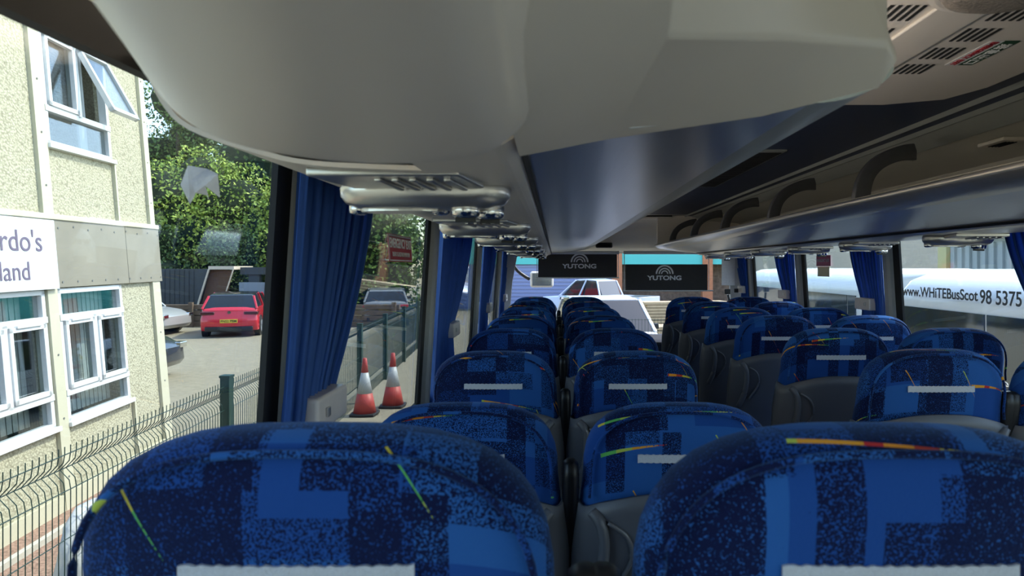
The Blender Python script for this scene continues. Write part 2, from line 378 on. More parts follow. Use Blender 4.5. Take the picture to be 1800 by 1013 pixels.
# side windows: glass panes, black seals, grey pillars
def gx(side, z):
    t = (.25-z)/.9
    return (XL-.005-.055*t) if side < 0 else (XR+.005+.055*t)
LP = [-.72, 1.275, 2.73, 4.39, 6.05, 7.05]; RP = [-.72, .75, 2.20, 3.58, 4.92, 6.16, 7.05]
wn = 1; tn = 1
for side, PS in ((-1, LP), (1, RP)):
    for i in range(len(PS)-1):
        y0, y1 = PS[i], PS[i+1]
        root = MB(); zz = (WS, .27)
        pts = [(gx(side, z), y, z) for y, z in ((y0, WS), (y1, WS), (y1, .27), (y0, .27))]
        root.poly(pts, (side*.005, 0, 0)); w = struct(root, 'window_%d' % wn, 'window_glass'); wn += 1
        f = MB(); e = .045
        for yy in (y0+e/2, y1-e/2): f.bar((gx(side, WS)-side*.002, yy, WS), (gx(side, .27)-side*.002, yy, .27), .012, e, up=(0, 1, 0))
        f.bar((gx(side, .267)-side*.004, y0, .267), (gx(side, .267)-side*.004, y1, .267), .018, .052); f.bar((gx(side, WS+.03)-side*.002, y0, WS+.03), (gx(side, WS+.03)-side*.002, y1, WS+.03), .014, .06)
        f.build('window_frame', 'black_rubber', w)
        if side < 0 and i == 0:
            pass
    for y in PS[1:-1]:
        t = MB()
        prof2 = [(0, -.005), (.012, .0), (.018, .02), (.018, .06), (.012, .078), (0, .082)]
        t.loft([[(gx(side, z)-side*(.006+a*1.6), y+.026+b_, z) for a, b_ in prof2] for z in (WS, .24)])
        struct(t, 'trim_%d' % tn, 'pillar_grey'); tn += 1
# A pillars
for side, xw in ((-1, XL), (1, XR)):
    t = MB(); rr = []
    for z, yy, ww in ((.30, YF-.62, .16), (.10, YF-.60, .14), (-.15, YF-.56, .09), (-.45, YF-.50, .06), (-.9, YF-.45, .05)):
        rr.append([(xw+side*.03, yy-.10, z), (xw-side*ww, yy+.02, z), (xw-side*ww*.8, yy+.09, z), (xw+side*.05, yy+.5, z)])
    t.loft(rr); struct(t, 'trim_%d' % tn, 'pillar_grey', bevel=.015); tn += 1
# windscreen
b = MB(); rr = []
for z, dy in ((-1.0, .22), (-.4, .14), (.17, 0)):
    rr.append([(XL-.06+(XR-XL+.12)*k/12, YF-.12+dy-.25*abs(k/6-1)**3, z) for k in range(13)])
b.loft(rr, cap=False, closed=False); struct(b, 'windscreen', 'windscreen_glass', smooth=True)

# ------------------------------------------------------------------ overhead racks
def mirror(p): return (XL+XR-p[0], p[1])
under = [(-.50, .255), (-.475, .20), (-.44, .165), (-.36, .137), (-.29, .122), (-.16, .116), (-.075, .120), (-.045, .130), (-.036, .141)]
silver = [(-.036, .141), (.06, .146), (.16, .157), (.271, .174)]
lip = [(.271, .174), (.305, .178), (.338, .190), (.358, .206), (.356, .220), (.335, .226)]
shelf = [(.335, .226), (.25, .19), (-.1, .175), (-.44, .20), (-.50, .26)]
def rack(side, y0, y1, label):
    r = empty('luggage_rack', (0, y0, .1), label=label, cat='luggage rack')
    f = (lambda L: L) if side < 0 else (lambda L: [mirror(p) for p in L])
    def part(prof, name, m, t, d0=0):
        b = MB(); b.strip([(x, z-.1) for x, z in f(prof)], d0 if side < 0 else 0, y1-y0, t if side < 0 else -t, 1)
        b.build(name, m, r, smooth=False)
    def sm(L, n=4): return [(p[0], p[1]) for p in smooth_ring([(a, c, 0) for a, c in L], n)]
    b = MB(); t_ = .006 if side < 0 else -.006
    b.strip([(x, z-.1) for x, z in f(sm(under[:6]))], .09 if side < 0 else 0, y1-y0, t_); b.strip([(x, z-.1) for x, z in f(sm(under[5:]))], -.03 if side < 0 else 0, y1-y0, t_)
    b.build('service_duct', 'cream_plastic' if side < 0 else 'satin_silver', r); part(sm(silver), 'underside_panel', 'brushed_silver', .006)
    part(sm(lip), 'front_lip', 'rail_grey' if side < 0 else 'satin_silver', .005); part(sm(shelf[::1], 3), 'shelf', 'cream_panel', -.004, .10)
    b = MB(); b.strip([(x, z-.1) for x, z in f([(-.040, .131), (-.034, .137)])], 0, y1-y0, .002 if side > 0 else -.002, 1); b.build('seam_strip', 'black_rubber', r)
    return r
RL = rack(-1, .695, 6.55, 'long left overhead rack with brushed silver underside running above the curtains')
RR = rack(1, -.6, 6.35, 'open right overhead rack with silver lip and curved dark dividers')
# dividers are parts of the racks
for side, r, ys in ((1, RR, [.44, 1.36, 2.28, 3.20, 4.12, 5.04, 5.96]),):
    for y in ys:
        arc = [(1.035, .20), (1.045, .27), (1.075, .335), (1.125, .385), (1.19, .42), (1.255, .442), (1.31, .452)]
        arc = smooth_ring([(a, c, 0) for a, c in arc], 4)
        rr = []
        for i, p in enumerate(arc):
            q0 = Vector(arc[max(0, i-1)]); q1 = Vector(arc[min(len(arc)-1, i+1)]); d = (q1-q0).normalized(); nn = Vector((d.y, -d.x))
            w = .062-.012*math.sin(PI*i/(len(arc)-1))
            P = Vector((p[0], p[1])); yo = y+.6+.12*(i/(len(arc)-1))**1.5
            rr.append([(P.x, -.017+yo, P.y-.1), (P.x+nn.x*w*.5, -.024+yo, P.y+nn.y*w*.5-.1), (P.x+nn.x*w, -.014+yo, P.y+nn.y*w-.1), (P.x+nn.x*w, .014+yo, P.y+nn.y*w-.1), (P.x+nn.x*w*.5, .02+yo, P.y+nn.y*w*.5-.1), (P.x, .017+yo, P.y-.1)])
        MB().loft(rr).build('divider', 'brace_grey', r, smooth=False, bevel=.004)
b = MB()
for side in (-1, 1):
    # rounded front cap of each rack
    L = under+silver[1:]+lip[1:]
    L = L if side < 0 else [mirror(p) for p in L]
    top = [(x, .50) for x, z in L[::-1]]
    y = 6.55 if side < 0 else 6.35
    c = MB(); c.loft([[(x, 0, z-.1) for x, z in L]+[(x, 0, z-.1) for x, z in top], [(x, .06, z-.1) for x, z in L]+[(x, .06, z-.1) for x, z in top]])
    c.build('end_cap', 'cream_plastic', RL if side < 0 else RR, loc=(0, y-(.695 if side < 0 else -.6), 0))

# big moulded cover over the rear end of the left rack, close to the viewer
oc = empty('overhead_cover', (0, .3, .2), label='large smooth cream moulded cover close overhead at the rear end of the left rack', cat='overhead cover')
o_ = Vector((0, .3, .2))
ux = [(-.50, .40), (-.455, .31), (-.405, .247), (-.358, .180), (-.322, .132), (-.285, .108), (-.235, .096), (-.17, .089), (-.11, .0895), (-.065, .096), (-.035, .114), (-.017, .140), (-.004, .185), (.008, .26), (.012, .40)]
ux = [(p[0], p[1]) for p in smooth_ring([(a, c, 0) for a, c in ux], 4)]
cxm, czm = -.22, .36
rr = []
for y, sc_ in ((-.05, 1), (.1, 1), (.2, 1), (.3, 1), (.38, 1), (.45, 1), (.50, 1), (.54, 1), (.575, .99), (.60, .965), (.618, .92), (.63, .84)):
    g_ = min(1, .3+1.27*max(0, y))
    rr.append([((x*(g_ if x < -.03 else 1)-cxm)*sc_+cxm, y-.3, (z-czm)*sc_+czm-.2) for x, z in ux])
MB().loft(rr).build('rounded_underside', 'cream_plastic', oc, smooth=True)
# wedge panel: chamfered skirt rising to the aisle edge
A0, A1, A1b = (-.040, .739, .124), (.345, .70, .188), (.368, .70, .222)
B0, B1 = (-.04, .36, .131), (.33, .65, .222)
C0, C1, C2 = (-.04, .20, .20), (.27, .60, .30), (.345, .70, .285)
vs = [A0, (.06, .722, .140), (.22, .700, .159), A1, A1b, C2, B0, (.083, .47, .166), (.197, .56, .197), B1, C0, (.07, .31, .235), (.17, .45, .268), C1, (.25, .50, .49), (.33, .70, .49), (-.04, .70, .49), (.335, .705, .49)]
fs = [(0, 1, 7, 6), (1, 2, 8, 7), (2, 3, 9, 8), (3, 4, 9), (4, 5, 15, 9), (6, 7, 11, 10), (7, 8, 12, 11), (8, 9, 13, 12), (9, 15, 14, 13), (0, 16, 17, 5, 4, 3, 2, 1), (17, 15, 5)]
b = MB(); b.add([Vector(v)-o_ for v in vs], fs); b.build('wedge_panel', 'cream_plastic', oc, smooth=False, bevel=.006, seg=3)

# ceiling hatch surround with slots near the viewer
ah = empty('air_vent_panel', (.68, 1.0, .47), label='large cream ceiling panel with rows of slanted vent slots at upper right', cat='ceiling panel')
def rel(p, o=(.68, 1.0, .47)): return (p[0]-o[0], p[1]-o[1], p[2]-o[2])
b = MB(); K = [(.20, -.6), (1.10, -.6), (1.10, 1.66), (1.06, 1.78), (.92, 1.84), (.44, 1.84), (.28, 1.78), (.20, 1.66)]
b.poly([rel((x, y, .455)) for x, y in K], (0, 0, .02)); b.build('panel', 'cream_plastic', ah, bevel=.008, seg=3)
b = MB(); K2 = [(.68+(x-.68)*1.07, .6+(y-.6)*1.055) for x, y in K]; b.poly([rel((x, y, .475)) for x, y in K2], (0, 0, .02)); b.build('surround', 'cream_panel', ah, bevel=.012, seg=3)
b = MB()
for yy in (.82, .95, 1.06, 1.17, 1.28, 1.39, 1.50):
    for x0 in (.585, .79):
        b = MB()
        for k in range(5): b.bar(rel((x0+.0145*k, yy-.035, .4545)), rel((x0+.0145*k+.004, yy+.035, .4545)), .006, .002)
        b.build('vent_slot_group', 'slot_black', ah)
b = MB(); b.loft([[rel((x, y, .449)) for x in (.665, .69, .74, .765)]+[rel((x, y, .456)) for x in (.765, .665)] for y in (1.12, 1.55)]); b.build('centre_bulge', 'cream_plastic', ah, bevel=.003)
d = empty('roof_dome', (.715, 1.02, .452), label='round frosted dome in the ceiling at the top right corner', cat='roof dome')
b = MB(); b.tube([(0, 0, 0), (0, 0, -.010), (0, 0, -.012)], [.118, .118, .108], 40); b.build('ring', 'cream_plastic', d, smooth=False)
b = MB(); b.loft([[(r*math.cos(2*PI*k/32), r*math.sin(2*PI*k/32), z) for k in range(32)] for r, z in ((.104, -.008), (.095, -.020), (.07, -.03), (.03, -.035))]); b.build('lens', 'dome_clear', d, smooth=True)
st = empty('emergency_sticker', (.9, 1.39, .4540), label='red and green emergency exit sticker seen upside down on the ceiling panel', cat='sticker')
MB().cbox((-.012, 0, 0), (.028, .155, .001)).build('white_field', 'sticker_white', st); MB().cbox((.018, 0, 0), (.032, .155, .0012)).build('green_field', 'sticker_green', st)
text('EMERGENCY EXIT', .0185, 'sticker_red', (-.019, -.075, -.0008), (0, 1, 0), (1, 0, 0), parent=st, bold=.0004)
text('紧急出口', .026, 'sticker_white', (.009, -.065, -.0009), (0, 1, 0), (1, 0, 0), parent=st, sx=1.3)
# return air grille in the navy ceiling
g = empty('ceiling_grille', (.91, 3.4, .4985), label='dark striped air grille set into the navy ceiling', cat='grille')
MB().cbox((0, 0, 0), (.15, 1.25, .012)).build('grille_frame', 'rail_grey', g, bevel=.003)
b = MB(); [b.cbox((0, -.58+.029*k, -.007), (.125, .016, .004)) for k in range(41)]; b.build('slats', 'black_plastic', g)
g = empty('rack_vent', (1.56, 2.28, .436), label='small slotted beige vent on the back panel of the right rack', cat='vent')
MB().cbox((0, 0, 0), (.09, .14, .014)).build('vent_frame', 'cream_plastic', g, bevel=.004)
b = MB(); [b.cbox((-.02+.012*k, 0, -.008), (.005, .09, .003)) for k in range(4)]; b.build('vent_slots', 'slot_black', g)

# unseen fill lamps added to brighten the interior: left rack and behind viewer
for k, (x, y) in enumerate(((.14, 1.4), (.14, 3.0), (.14, 4.6), (.68, -.45))):
    L = empty('fill_lamp', (x, y, .245 if k < 3 else .50), label=['rear added fill lamp hidden on the left rack behind its lip', 'middle added fill lamp hidden on the left rack behind its lip', 'front added fill lamp hidden on the left rack behind its lip', 'added slim fill lamp, unseen above and behind the last seats'][k], cat='lamp', group='added fill lamps')
    sg_ = 1 if k < 3 else -1
    MB().cbox((0, 0, -.006*sg_), (.05, .7, .012)).build('fill_lamp_housing', 'cream_plastic', L)
    MB().cbox((0, 0, .003*sg_), (.035, .66, .006)).build('lens', 'fill_lamp_lens', L)
    al = bpy.data.lights.new('fill_light', 'AREA'); al.shape = 'RECTANGLE'; al.size = .04; al.size_y = .66; al.energy = 4 if k < 3 else 3; al.color = (1, .93, .84)
    ao = bpy.data.objects.new('fill_light', al); COL.objects.link(ao); ao.parent = L; ao.location = (0, 0, .01*sg_)
    if k < 3: ao.rotation_euler = (PI, 0, 0)
    if k < 3: MB().box((-.02, -.02, -.07), (.02, .02, -.01)).build('bracket', 'black_plastic', L)

# ------------------------------------------------------------------ reading light panels
def make_pod():
    r = empty('reading_light_panel')
    # slatted plate nearer the rear, oval silver pod ahead of it
    MB().poly([(-.115, -.16, -.004), (.075, -.16, -.004), (.095, -.045, -.006), (-.09, -.045, -.006)], (0, 0, .012)).build('speaker_plate', 'satin_silver', r, bevel=.003)
    b = MB()
    for k in range(5): b.bar((-.03+.022*k, -.145, -.006), (-.018+.022*k, -.06, -.008), .009, .006)
    b.build('speaker_slats', 'satin_silver', r, bevel=.002)
    rr = []
    for z, s_ in ((.010, .96), (.0, 1.0), (-.012, .99), (-.022, .93), (-.029, .80), (-.031, .6)):
        rr.append(sellipse(0, .02, .128*s_, .068*s_ if z > -.03 else .04, z, 36, 2.3))
    MB().loft(rr).build('housing', 'satin_silver', r, smooth=True)
    b = MB(); b.loft([sellipse(-.035, .02, .062, .030, z, 24, 2.4) for z in (-.028, -.034)]); b.build('switch_plate', 'satin_silver', r)
    for x, y in ((.062, .0), (.095, .035)):
        b = MB(); b.tube([(x, y, -.024), (x, y, -.040), (x, y, -.044)], [.022, .021, .014], 20); v = b.build('air_nozzle', 'chrome', r, smooth=True)
        MB().cbox((x, y, -.046), (.030, .006, .008)).build('nozzle_tab', 'black_plastic', v)
    for x in (-.105, .02):
        b = MB(); b.tube([(x, .03, -.022), (x, .03, -.034), (x, .03, -.037)], [.015, .014, .009], 16); b.build('reading_lamp', 'chrome', r, smooth=True)
    return r
ordn = ['nearest', 'second', 'third', 'fourth', 'fifth', 'sixth', 'seventh', 'eighth']
pod = make_pod(); first = True
for side, ys, x in ((-1, [.97, 1.80, 2.60, 3.40, 4.20, 5.0, 5.8], -.195), (1, [1.70, 2.46, 3.20, 3.92, 4.66, 5.4, 6.1], XL+XR+.195)):
    for i, y in enumerate(ys):
        p = pod if first else copy_tree(pod); first = False
        p.location = (x, y, .117 if side < 0 else .112); p.rotation_euler = (0, 0, 0 if side < 0 else 0)
        tag(p, '%s reading light and air panel along the %s overhead rack' % ('silver oval, ' + ordn[i], 'left' if side < 0 else 'right'), 'reading light', 'reading light panels under the %s rack' % ('left' if side < 0 else 'right'))

# ------------------------------------------------------------------ curtains
def curtain(side, y0, y1, yt, label, grp, zb=-.62, top=.20, seed=0, tie=-.30, folds=9):
    r = empty('curtain', (0, y0, 0), label=label, cat='curtain', group=grp)
    rs = random.Random(seed); nz, ns = 26, folds*8; ph = [rs.uniform(.7, 1.3) for _ in range(folds+2)]
    rows = []
    for i in range(nz+1):
        z = top+(zb-top)*i/nz
        k = min(1, max(0, (top-z)/(top-tie))); k2 = k**1.7
        ye = y1+(yt-y1)*k2 if z > tie else yt+(y1-yt)*.35*min(1, (tie-z)/.25)
        row = []
        for j in range(ns+1):
            s_ = j/ns; w = s_*folds; a = ph[int(w)]
            y = (ye-y0)*s_+.010*math.sin(w*2*PI*2)*(1-k*.5)
            amp = (.020 if z > tie+.05 else .022)*a*(1-.35*k)
            x = gx(side, z)-side*(.040+amp*(math.sin(w*2*PI)+.3*math.sin(w*2*PI*3.1+a)))
            row.append((x, y, z))
        rows.append(row)
    b = MB(); b.loft(rows, cap=False, closed=False); c = b.build('cloth', 'curtain_blue', r, smooth=True)
    s = c.modifiers.new('s', 'SOLIDIFY'); s.thickness = .002
    t = MB(); x = gx(side, tie); w = yt-y0
    t.box((min(x-side*.005, x-side*.085), w-.17, tie-.035), (max(x-side*.005, x-side*.085), w+.015, tie+.035))
    t.build('tie_clip', 'tie_cream', r, bevel=.009, seg=3)
    t = MB(); t.cbox((x-side*.087, w-.12, tie), (.006, .02, .02)); t.build('clip_stud', 'satin_silver', r, bevel=.002)
    return r
curtain(-1, 1.25, 1.72, 1.48, 'wide blue pleated curtain nearest the viewer at the left windows', 'blue curtains at the left windows', seed=1, folds=11)
curtain(-1, 2.84, 3.80, 3.25, 'blue curtain at the second left pillar, held by a pale clip', 'blue curtains at the left windows', seed=2)
curtain(-1, 4.50, 5.40, 4.95, 'blue curtain at the third left pillar from the viewer', 'blue curtains at the left windows', seed=3)
curtain(-1, 6.15, 6.75, 6.50, 'foremost blue curtain on the left side by the windscreen', 'blue curtains at the left windows', seed=4)
curtain(1, 2.29, 2.66, 2.48, 'blue curtain at the right edge, nearest of the right-hand curtains', 'blue curtains at the right windows', seed=5, tie=-.215)
curtain(1, 3.67, 4.06, 3.92, 'blue curtain gathered just ahead of the white minibus lettering', 'blue curtains at the right windows', seed=6, tie=-.215)
curtain(1, 5.01, 5.46, 5.28, 'blue curtain at the third right pillar, beside the exit sticker pane', 'blue curtains at the right windows', seed=7, tie=-.215)
curtain(1, 6.24, 6.60, 6.45, 'foremost blue curtain on the right side by the windscreen', 'blue curtains at the right windows', seed=8, tie=-.215)

# ------------------------------------------------------------------ seats
H = 1.148
def cl(dz): return .012+dz*.17            # centre line of the back leans rearward at the top
def hw(dz):
    if dz < .16: return .008+.196*max(0, 1-abs(1-dz/.16)**2.9)**(1/2.9)
    return .204+.016*min(1, (dz-.16)/.15)
def ht(dz): return .004+.056*max(0, 1-abs(1-min(dz, .085)/.085)**2.3)**(1/2.3)
def make_seat(side):
    r = empty('coach_seat')
    rr = []
    for dz in (0, .003, .008, .016, .028, .045, .065, .09, .12, .16, .21, .27, .34, .42, .52, .62, .72):
        rr.append(sellipse(0, cl(dz), hw(dz), ht(dz)*(1 if dz < .2 else 1+.25*min(1, (dz-.2)/.2)), H-dz, 44, 2.7))
    MB().loft(rr).build('backrest', 'seat_fabric', r, smooth=True)
    # piping round the headrest edge
    pts = []
    for k in range(41):
        t = k/40; a = PI*t
        dz = .16*(1-math.sin(a)) if True else 0
        x = -math.cos(a); dz = .16*(1-max(0, 1-abs(x)**2.9)**(1/2.9))
        pts.append((x*.190, cl(dz)-.046, H-dz-.012))
    MB().tube([(-.192, cl(.2)-.052, H-.2)]+pts+[(.192, cl(.2)-.052, H-.2)], .0035, 6).build('piping', 'seat_fabric', r, smooth=True)
    # plastic rear shell with a wavy upper edge
    b = MB(); nu, nv = 40, 16; rows = []
    for j in range(nv+1):
        row = []
        for i in range(nu+1):
            u = -1+2*i/nu; zb = .212-.034*math.exp(-(u/.42)**2)+.010*math.exp(-((abs(u)-.72)/.15)**2)
            dz = zb+(.80-zb)*j/nv
            a = hw(dz)+.007; t = ht(.2)*1.25+.012
            c = math.sin(u*PI/2); s_ = math.cos(u*PI/2)
            x = a*math.copysign(abs(c)**(2/2.9), c); y = cl(dz)-t*abs(s_)**(2/2.9)
            row.append((x, y, H-dz))
        rows.append(row)
    b.loft(rows, cap=False, closed=False); c = b.build('back_shell', 'shell_grey', r, smooth=True)
    s = c.modifiers.new('s', 'SOLIDIFY'); s.thickness = .008; s.offset = 0
    # crescent grab handles either side
    for sx in (-1, 1):
        pts = [(sx*.186, cl(.235)-.068, H-.225), (sx*.170, cl(.26)-.083, H-.245), (sx*.162, cl(.30)-.090, H-.29), (sx*.166, cl(.35)-.090, H-.35), (sx*.176, cl(.40)-.084, H-.40), (sx*.190, cl(.44)-.072, H-.44)]
        MB().tube(smooth_ring(pts, 4), .012, 8, sx=1.3).build('grab_handle', 'shell_grey', r, smooth=True)
        pts = [(sx*.155, cl(.25)-.0845, H-.245), (sx*.118, cl(.28)-.090, H-.27), (sx*.104, cl(.31)-.091, H-.31), (sx*.115, cl(.35)-.091, H-.35), (sx*.15, cl(.40)-.087, H-.405)]
        MB().tube(smooth_ring(pts, 4), .005, 6).build('recess_rim', 'brace_grey', r, smooth=True)
    MB().tube([(.05*side, cl(.34)-.084, H-.36), (.05*side, cl(.34)-.094, H-.36)], .011, 14).build('coat_hook', 'black_plastic', r, smooth=True)
    # white hook-and-loop strip for headrest cover
    w = MB(); rows = []
    for z in (-.0085, .0085):
        rows.append([(x/20*.093, cl(.115)-ht(.115)*(1-abs(x/20*.093/.2)**2.7)**(1/2.7)-.004, H-.109+z+.0008*math.sin(x*2.3)) for x in range(-20, 21)])
    w.loft(rows, cap=False, closed=False); o = w.build('hook_and_loop_strip', 'velcro_white', r); s = o.modifiers.new('s', 'SOLIDIFY'); s.thickness = .003; s.offset = 0
    # cushion, base, arm
    MB().box((-.215, cl(.72)-.02, .36), (.215, .61, .48)).build('cushion', 'seat_fabric', r, bevel=.045, seg=4)
    MB().box((-.20, .15, .30), (.20, .60, .37)).build('seat_pan', 'shell_grey', r, bevel=.02)
    MB().box((-.17 if side > 0 else .08, .22, 0), (-.08 if side > 0 else .17, .52, .31)).build('pedestal', 'black_plastic', r, bevel=.01)
    x = side*.2305
    b = MB(); rr = []
    for dz, yo, w_, d_ in ((.105, -.01, .008, .012), (.112, -.012, .016, .022), (.14, -.014, .018, .027), (.20, -.012, .018, .027), (.30, .0, .017, .026), (.55, .04, .017, .026)):
        rr.append(sellipse(x, cl(dz)+yo, w_, d_, H-dz-.02, 14, 3))
    b.loft(rr).build('armrest', 'black_plastic', r, smooth=True)
    MB().box((x-.014, cl(.55), .50), (x+.014, .30, .54)).build('armrest_bracket', 'shell_grey', r, bevel=.006)
    return r
seatL = make_seat(1); seatR = make_seat(-1); used = set()
def put(proto, x, y, z, label, group, rz=0, sz=1, rx=0):
    if proto.name not in used: used.add(proto.name); s = proto
    else: s = copy_tree(proto)
    s.location = (x, y, z); s.rotation_euler = (math.radians(rx), 0, math.radians(rz)); s.scale = (1, 1, sz)
    tag(s, label, 'seat', group)
yl = [.545, 1.385, 2.12, 2.91, 3.70, 4.49, 5.28, 6.02]
rown = ['in the nearest row', 'second row ahead of the viewer', 'third row ahead of the viewer', 'fourth row ahead of the viewer', 'fifth row ahead of the viewer', 'sixth row ahead of the viewer', 'seventh row ahead of the viewer', 'in the foremost row']
for i, y in enumerate(yl):
    z = FZ+.138 if i == 0 else (FZ if i != 1 else FZ-.0)
    for proto, x, nm in ((seatL, -.198, 'window side, left pair'), (seatR, .264, 'aisle side, left pair')):
        if i == 0: x += -.006 if x < 0 else .008
        put(proto, x, y, z, 'blue patterned coach seat, %s, %s' % (nm, rown[i]), 'left side coach seats', rz=0, sz=(.985 if i == 1 else 1))
yr = [1.12, 1.86, 2.50, 3.16, 3.78, 4.45, 5.15]
for i, y in enumerate(yr):
    for proto, x, nm in ((seatL, 1.08, 'aisle side, right pair'), (seatR, 1.525, 'window side, right pair')):
        if i == 0: continue
        put(proto, x, y, FZ+.04, 'blue patterned coach seat, %s, %s' % (nm, rown[i-1] if i < 6 else 'in its foremost row'), 'right side coach seats')

# ------------------------------------------------------------------ front of the coach
def logo(par, cx, y, cz, s):
    b = MB(); n = 24
    for r0, r1 in ((1.0, .82), (.68, .53), (.40, .27)):
        r0 *= s; r1 *= s; L = [(cx+r0*math.cos(PI*k/n)*1.0, y, cz+r0*math.sin(PI*k/n)) for k in range(n+1)]+[(cx+r1*math.cos(PI*k/n)*1.0, y, cz+r1*math.sin(PI*k/n)) for k in range(n, -1, -1)]
        bb = len(b.v); b.v += L; b.f += [(bb+k, bb+k+1, bb+2*n-k, bb+2*n+1-k) for k in range(n)]; b.m += [0]*n
    return b.build('logo_arcs', 'logo_silver', par)
for (x0, x1, z0, z1, top, yy, lab, cx, lz) in ((-.175, .635, -.108, .135, .14, 6.72, 'left black roller sun blind with silver lettering', .250, .052), (.72, 1.56, -.240, .030, .14, 6.70, 'right black roller sun blind, hanging lower than the left', 1.120, -.068)):
    r = empty('sun_blind', ((x0+x1)/2, yy, top), label=lab, cat='sun blind', group='roller sun blinds at the windscreen')
    q = lambda x, z: (x-(x0+x1)/2, z-top)
    b = MB(); a = q(x0, z0); c = q(x1, z1); b.box((a[0], -.002, a[1]), (c[0], .002, c[1])); b.build('blind_sheet', 'blind_black', r)
    b = MB(); b.tube([(a[0]-.02, 0, a[1]), (c[0]+(.02 if x0 < 0 else .06), 0, a[1])], .007, 8); b.build('bottom_bar', 'white_plastic', r)
    b = MB(); b.tube([(a[0]-.02, 0, .01), (c[0]+.02, 0, .01)], .018, 10); b.build('roller', 'white_plastic', r)
    for xx in (a[0]-.012, c[0]+.012): b = MB().tube([(xx, 0, .01), (xx, 0, a[1])], .004, 6).build('guide_cord', 'white_plastic', r)
    lx, lz_ = q(cx, lz); logo(r, lx, -.004, lz_, .092)
    text('YUTONG', .062, 'logo_silver', (lx, -.0035, lz_-.062), (1, 0, 0), (0, 0, 1), parent=r, bold=.0022, sx=1.32, align='CENTER')
# dashboard and steering wheel
d = empty('dashboard', (.7, 6.95, -1.0), label='dark dashboard below the windscreen, mostly hidden by seats', cat='dashboard')
b = MB(); b.loft([[(x, y-6.95, z+1.0) for y, z in ((6.72, -1.1), (6.74, -.78), (6.9, -.70), (7.1, -.78), (7.12, -1.2))] for x in (-1.1, 1.1)]); b.build('dash_top', 'black_plastic', d, bevel=.02)
w = empty('steering_wheel', (1.36, 6.32, -.60), label='black steering wheel at the right front', cat='steering wheel')
w.rotation_euler = (math.radians(35), 0, 0)
b = MB(); b.tube([(.22*math.cos(2*PI*k/32), .22*math.sin(2*PI*k/32), 0) for k in range(33)], .014, 8, cap=False); b.build('rim', 'black_plastic', w, smooth=True)
b = MB(); b.disc((0, 0, -.03), .06, h=.03); [b.bar((0, 0, -.015), (.21*math.cos(a), .21*math.sin(a), 0), .03, .015) for a in (0, PI, -PI/2)]; b.bar((0, 0, -.02), (0, .16, -1.02), .05); b.build('hub', 'black_plastic', w)
w = empty('phone_holder', (1.75, 6.45, -.29), label='small black phone holder at the right end of the windscreen', cat='phone holder')
MB().bar((0, 0, -.18), (-.05, 0, .02), .018).build('arm', 'black_plastic', w)
MB().cbox((-.055, -.01, .05), (.055, .02, .05)).build('cradle', 'black_plastic', w, bevel=.005); MB().cbox((.035, -.01, .06), (.05, .02, .04)).build('clamp', 'black_plastic', w, bevel=.005)
# courier seat headrest by the front door partition
t = empty('notice', (1.74, 6.5, -.03), label='white paper notices stuck on the right windscreen pillar', cat='notice'); t.rotation_euler = (0, 0, math.radians(-25))
MB().cbox((-.02, 0, .0), (.13, .004, .30)).build('paper', 'paper_white', t); MB().cbox((-.02, -.003, -.03), (.09, .002, .2)).build('print', 'sticker_pink', t) if False else None
# exterior mirror
m_ = empty('wing_mirror', (-.155, 7.55, -.14), label='white framed exterior mirror hanging outside the left of the windscreen', cat='mirror')
MB().cbox((0, 0, 0), (.27, .06, .185)).build('mirror_casing', 'white_plastic', m_, bevel=.035, seg=4)
MB().cbox((0, -.032, 0), (.215, .004, .14)).build('mirror_glass', 'chrome', m_)
MB().tube(smooth_ring([(-.14, .02, 0), (-.28, .0, .10), (-.36, -.12, .24), (-.38, -.3, .34)], 4), .02, 8).build('mirror_arm', 'black_plastic', m_, smooth=True)

# stickers on the glass
def on_glass(side, y, z, dx=.003): return (gx(side, z)-side*dx, y, z)
st = empty('exit_sticker', on_glass(-1, 2.26, .064), label='red emergency exit sticker on the second left window', cat='sticker')
st.rotation_euler = (0, math.radians(-3.5), 0)
MB().cbox((0, 0, 0), (.001, .335, .092)).build('red_field', 'sticker_red', st)
b = MB()
for a, c in (((0, -.162, .041), (0, .162, .041)), ((0, -.162, -.041), (0, .162, -.041)), ((0, -.162, .041), (0, -.162, -.041)), ((0, .162, .041), (0, .162, -.041))): b.bar(a, c, .003, .004)
b.build('border', 'sticker_white', st)
text('EMERGENCY EXIT', .045, 'sticker_white', (.0015, 0, .001), (0, 1, 0), (0, 0, 1), parent=st, align='CENTER', sx=.86, bold=.0008)
text('BREAK GLASS WITH HAMMER', .022, 'sticker_white', (.0015, 0, -.028), (0, 1, 0), (0, 0, 1), parent=st, align='CENTER', sx=.85)
st = empty('exit_sticker', on_glass(1, 4.55, .045), label='small pink emergency sticker on a right window ahead of the minibus', cat='sticker')
MB().cbox((0, 0, 0), (.001, .24, .075)).build('pink_field', 'sticker_pink', st)
text('EMERGENCY EXIT', .03, 'sticker_white', (-.0015, 0, -.008), (0, -1, 0), (0, 0, 1), parent=st, align='CENTER', sx=.85)
st = MB().cbox((0, 0, 0), (.001, .20, .07)).build('note_sticker', 'sticker_yellow', None, loc=on_glass(1, 4.56, -.03), label='pale yellow note stuck just under the pink sticker on the right window', cat='sticker')
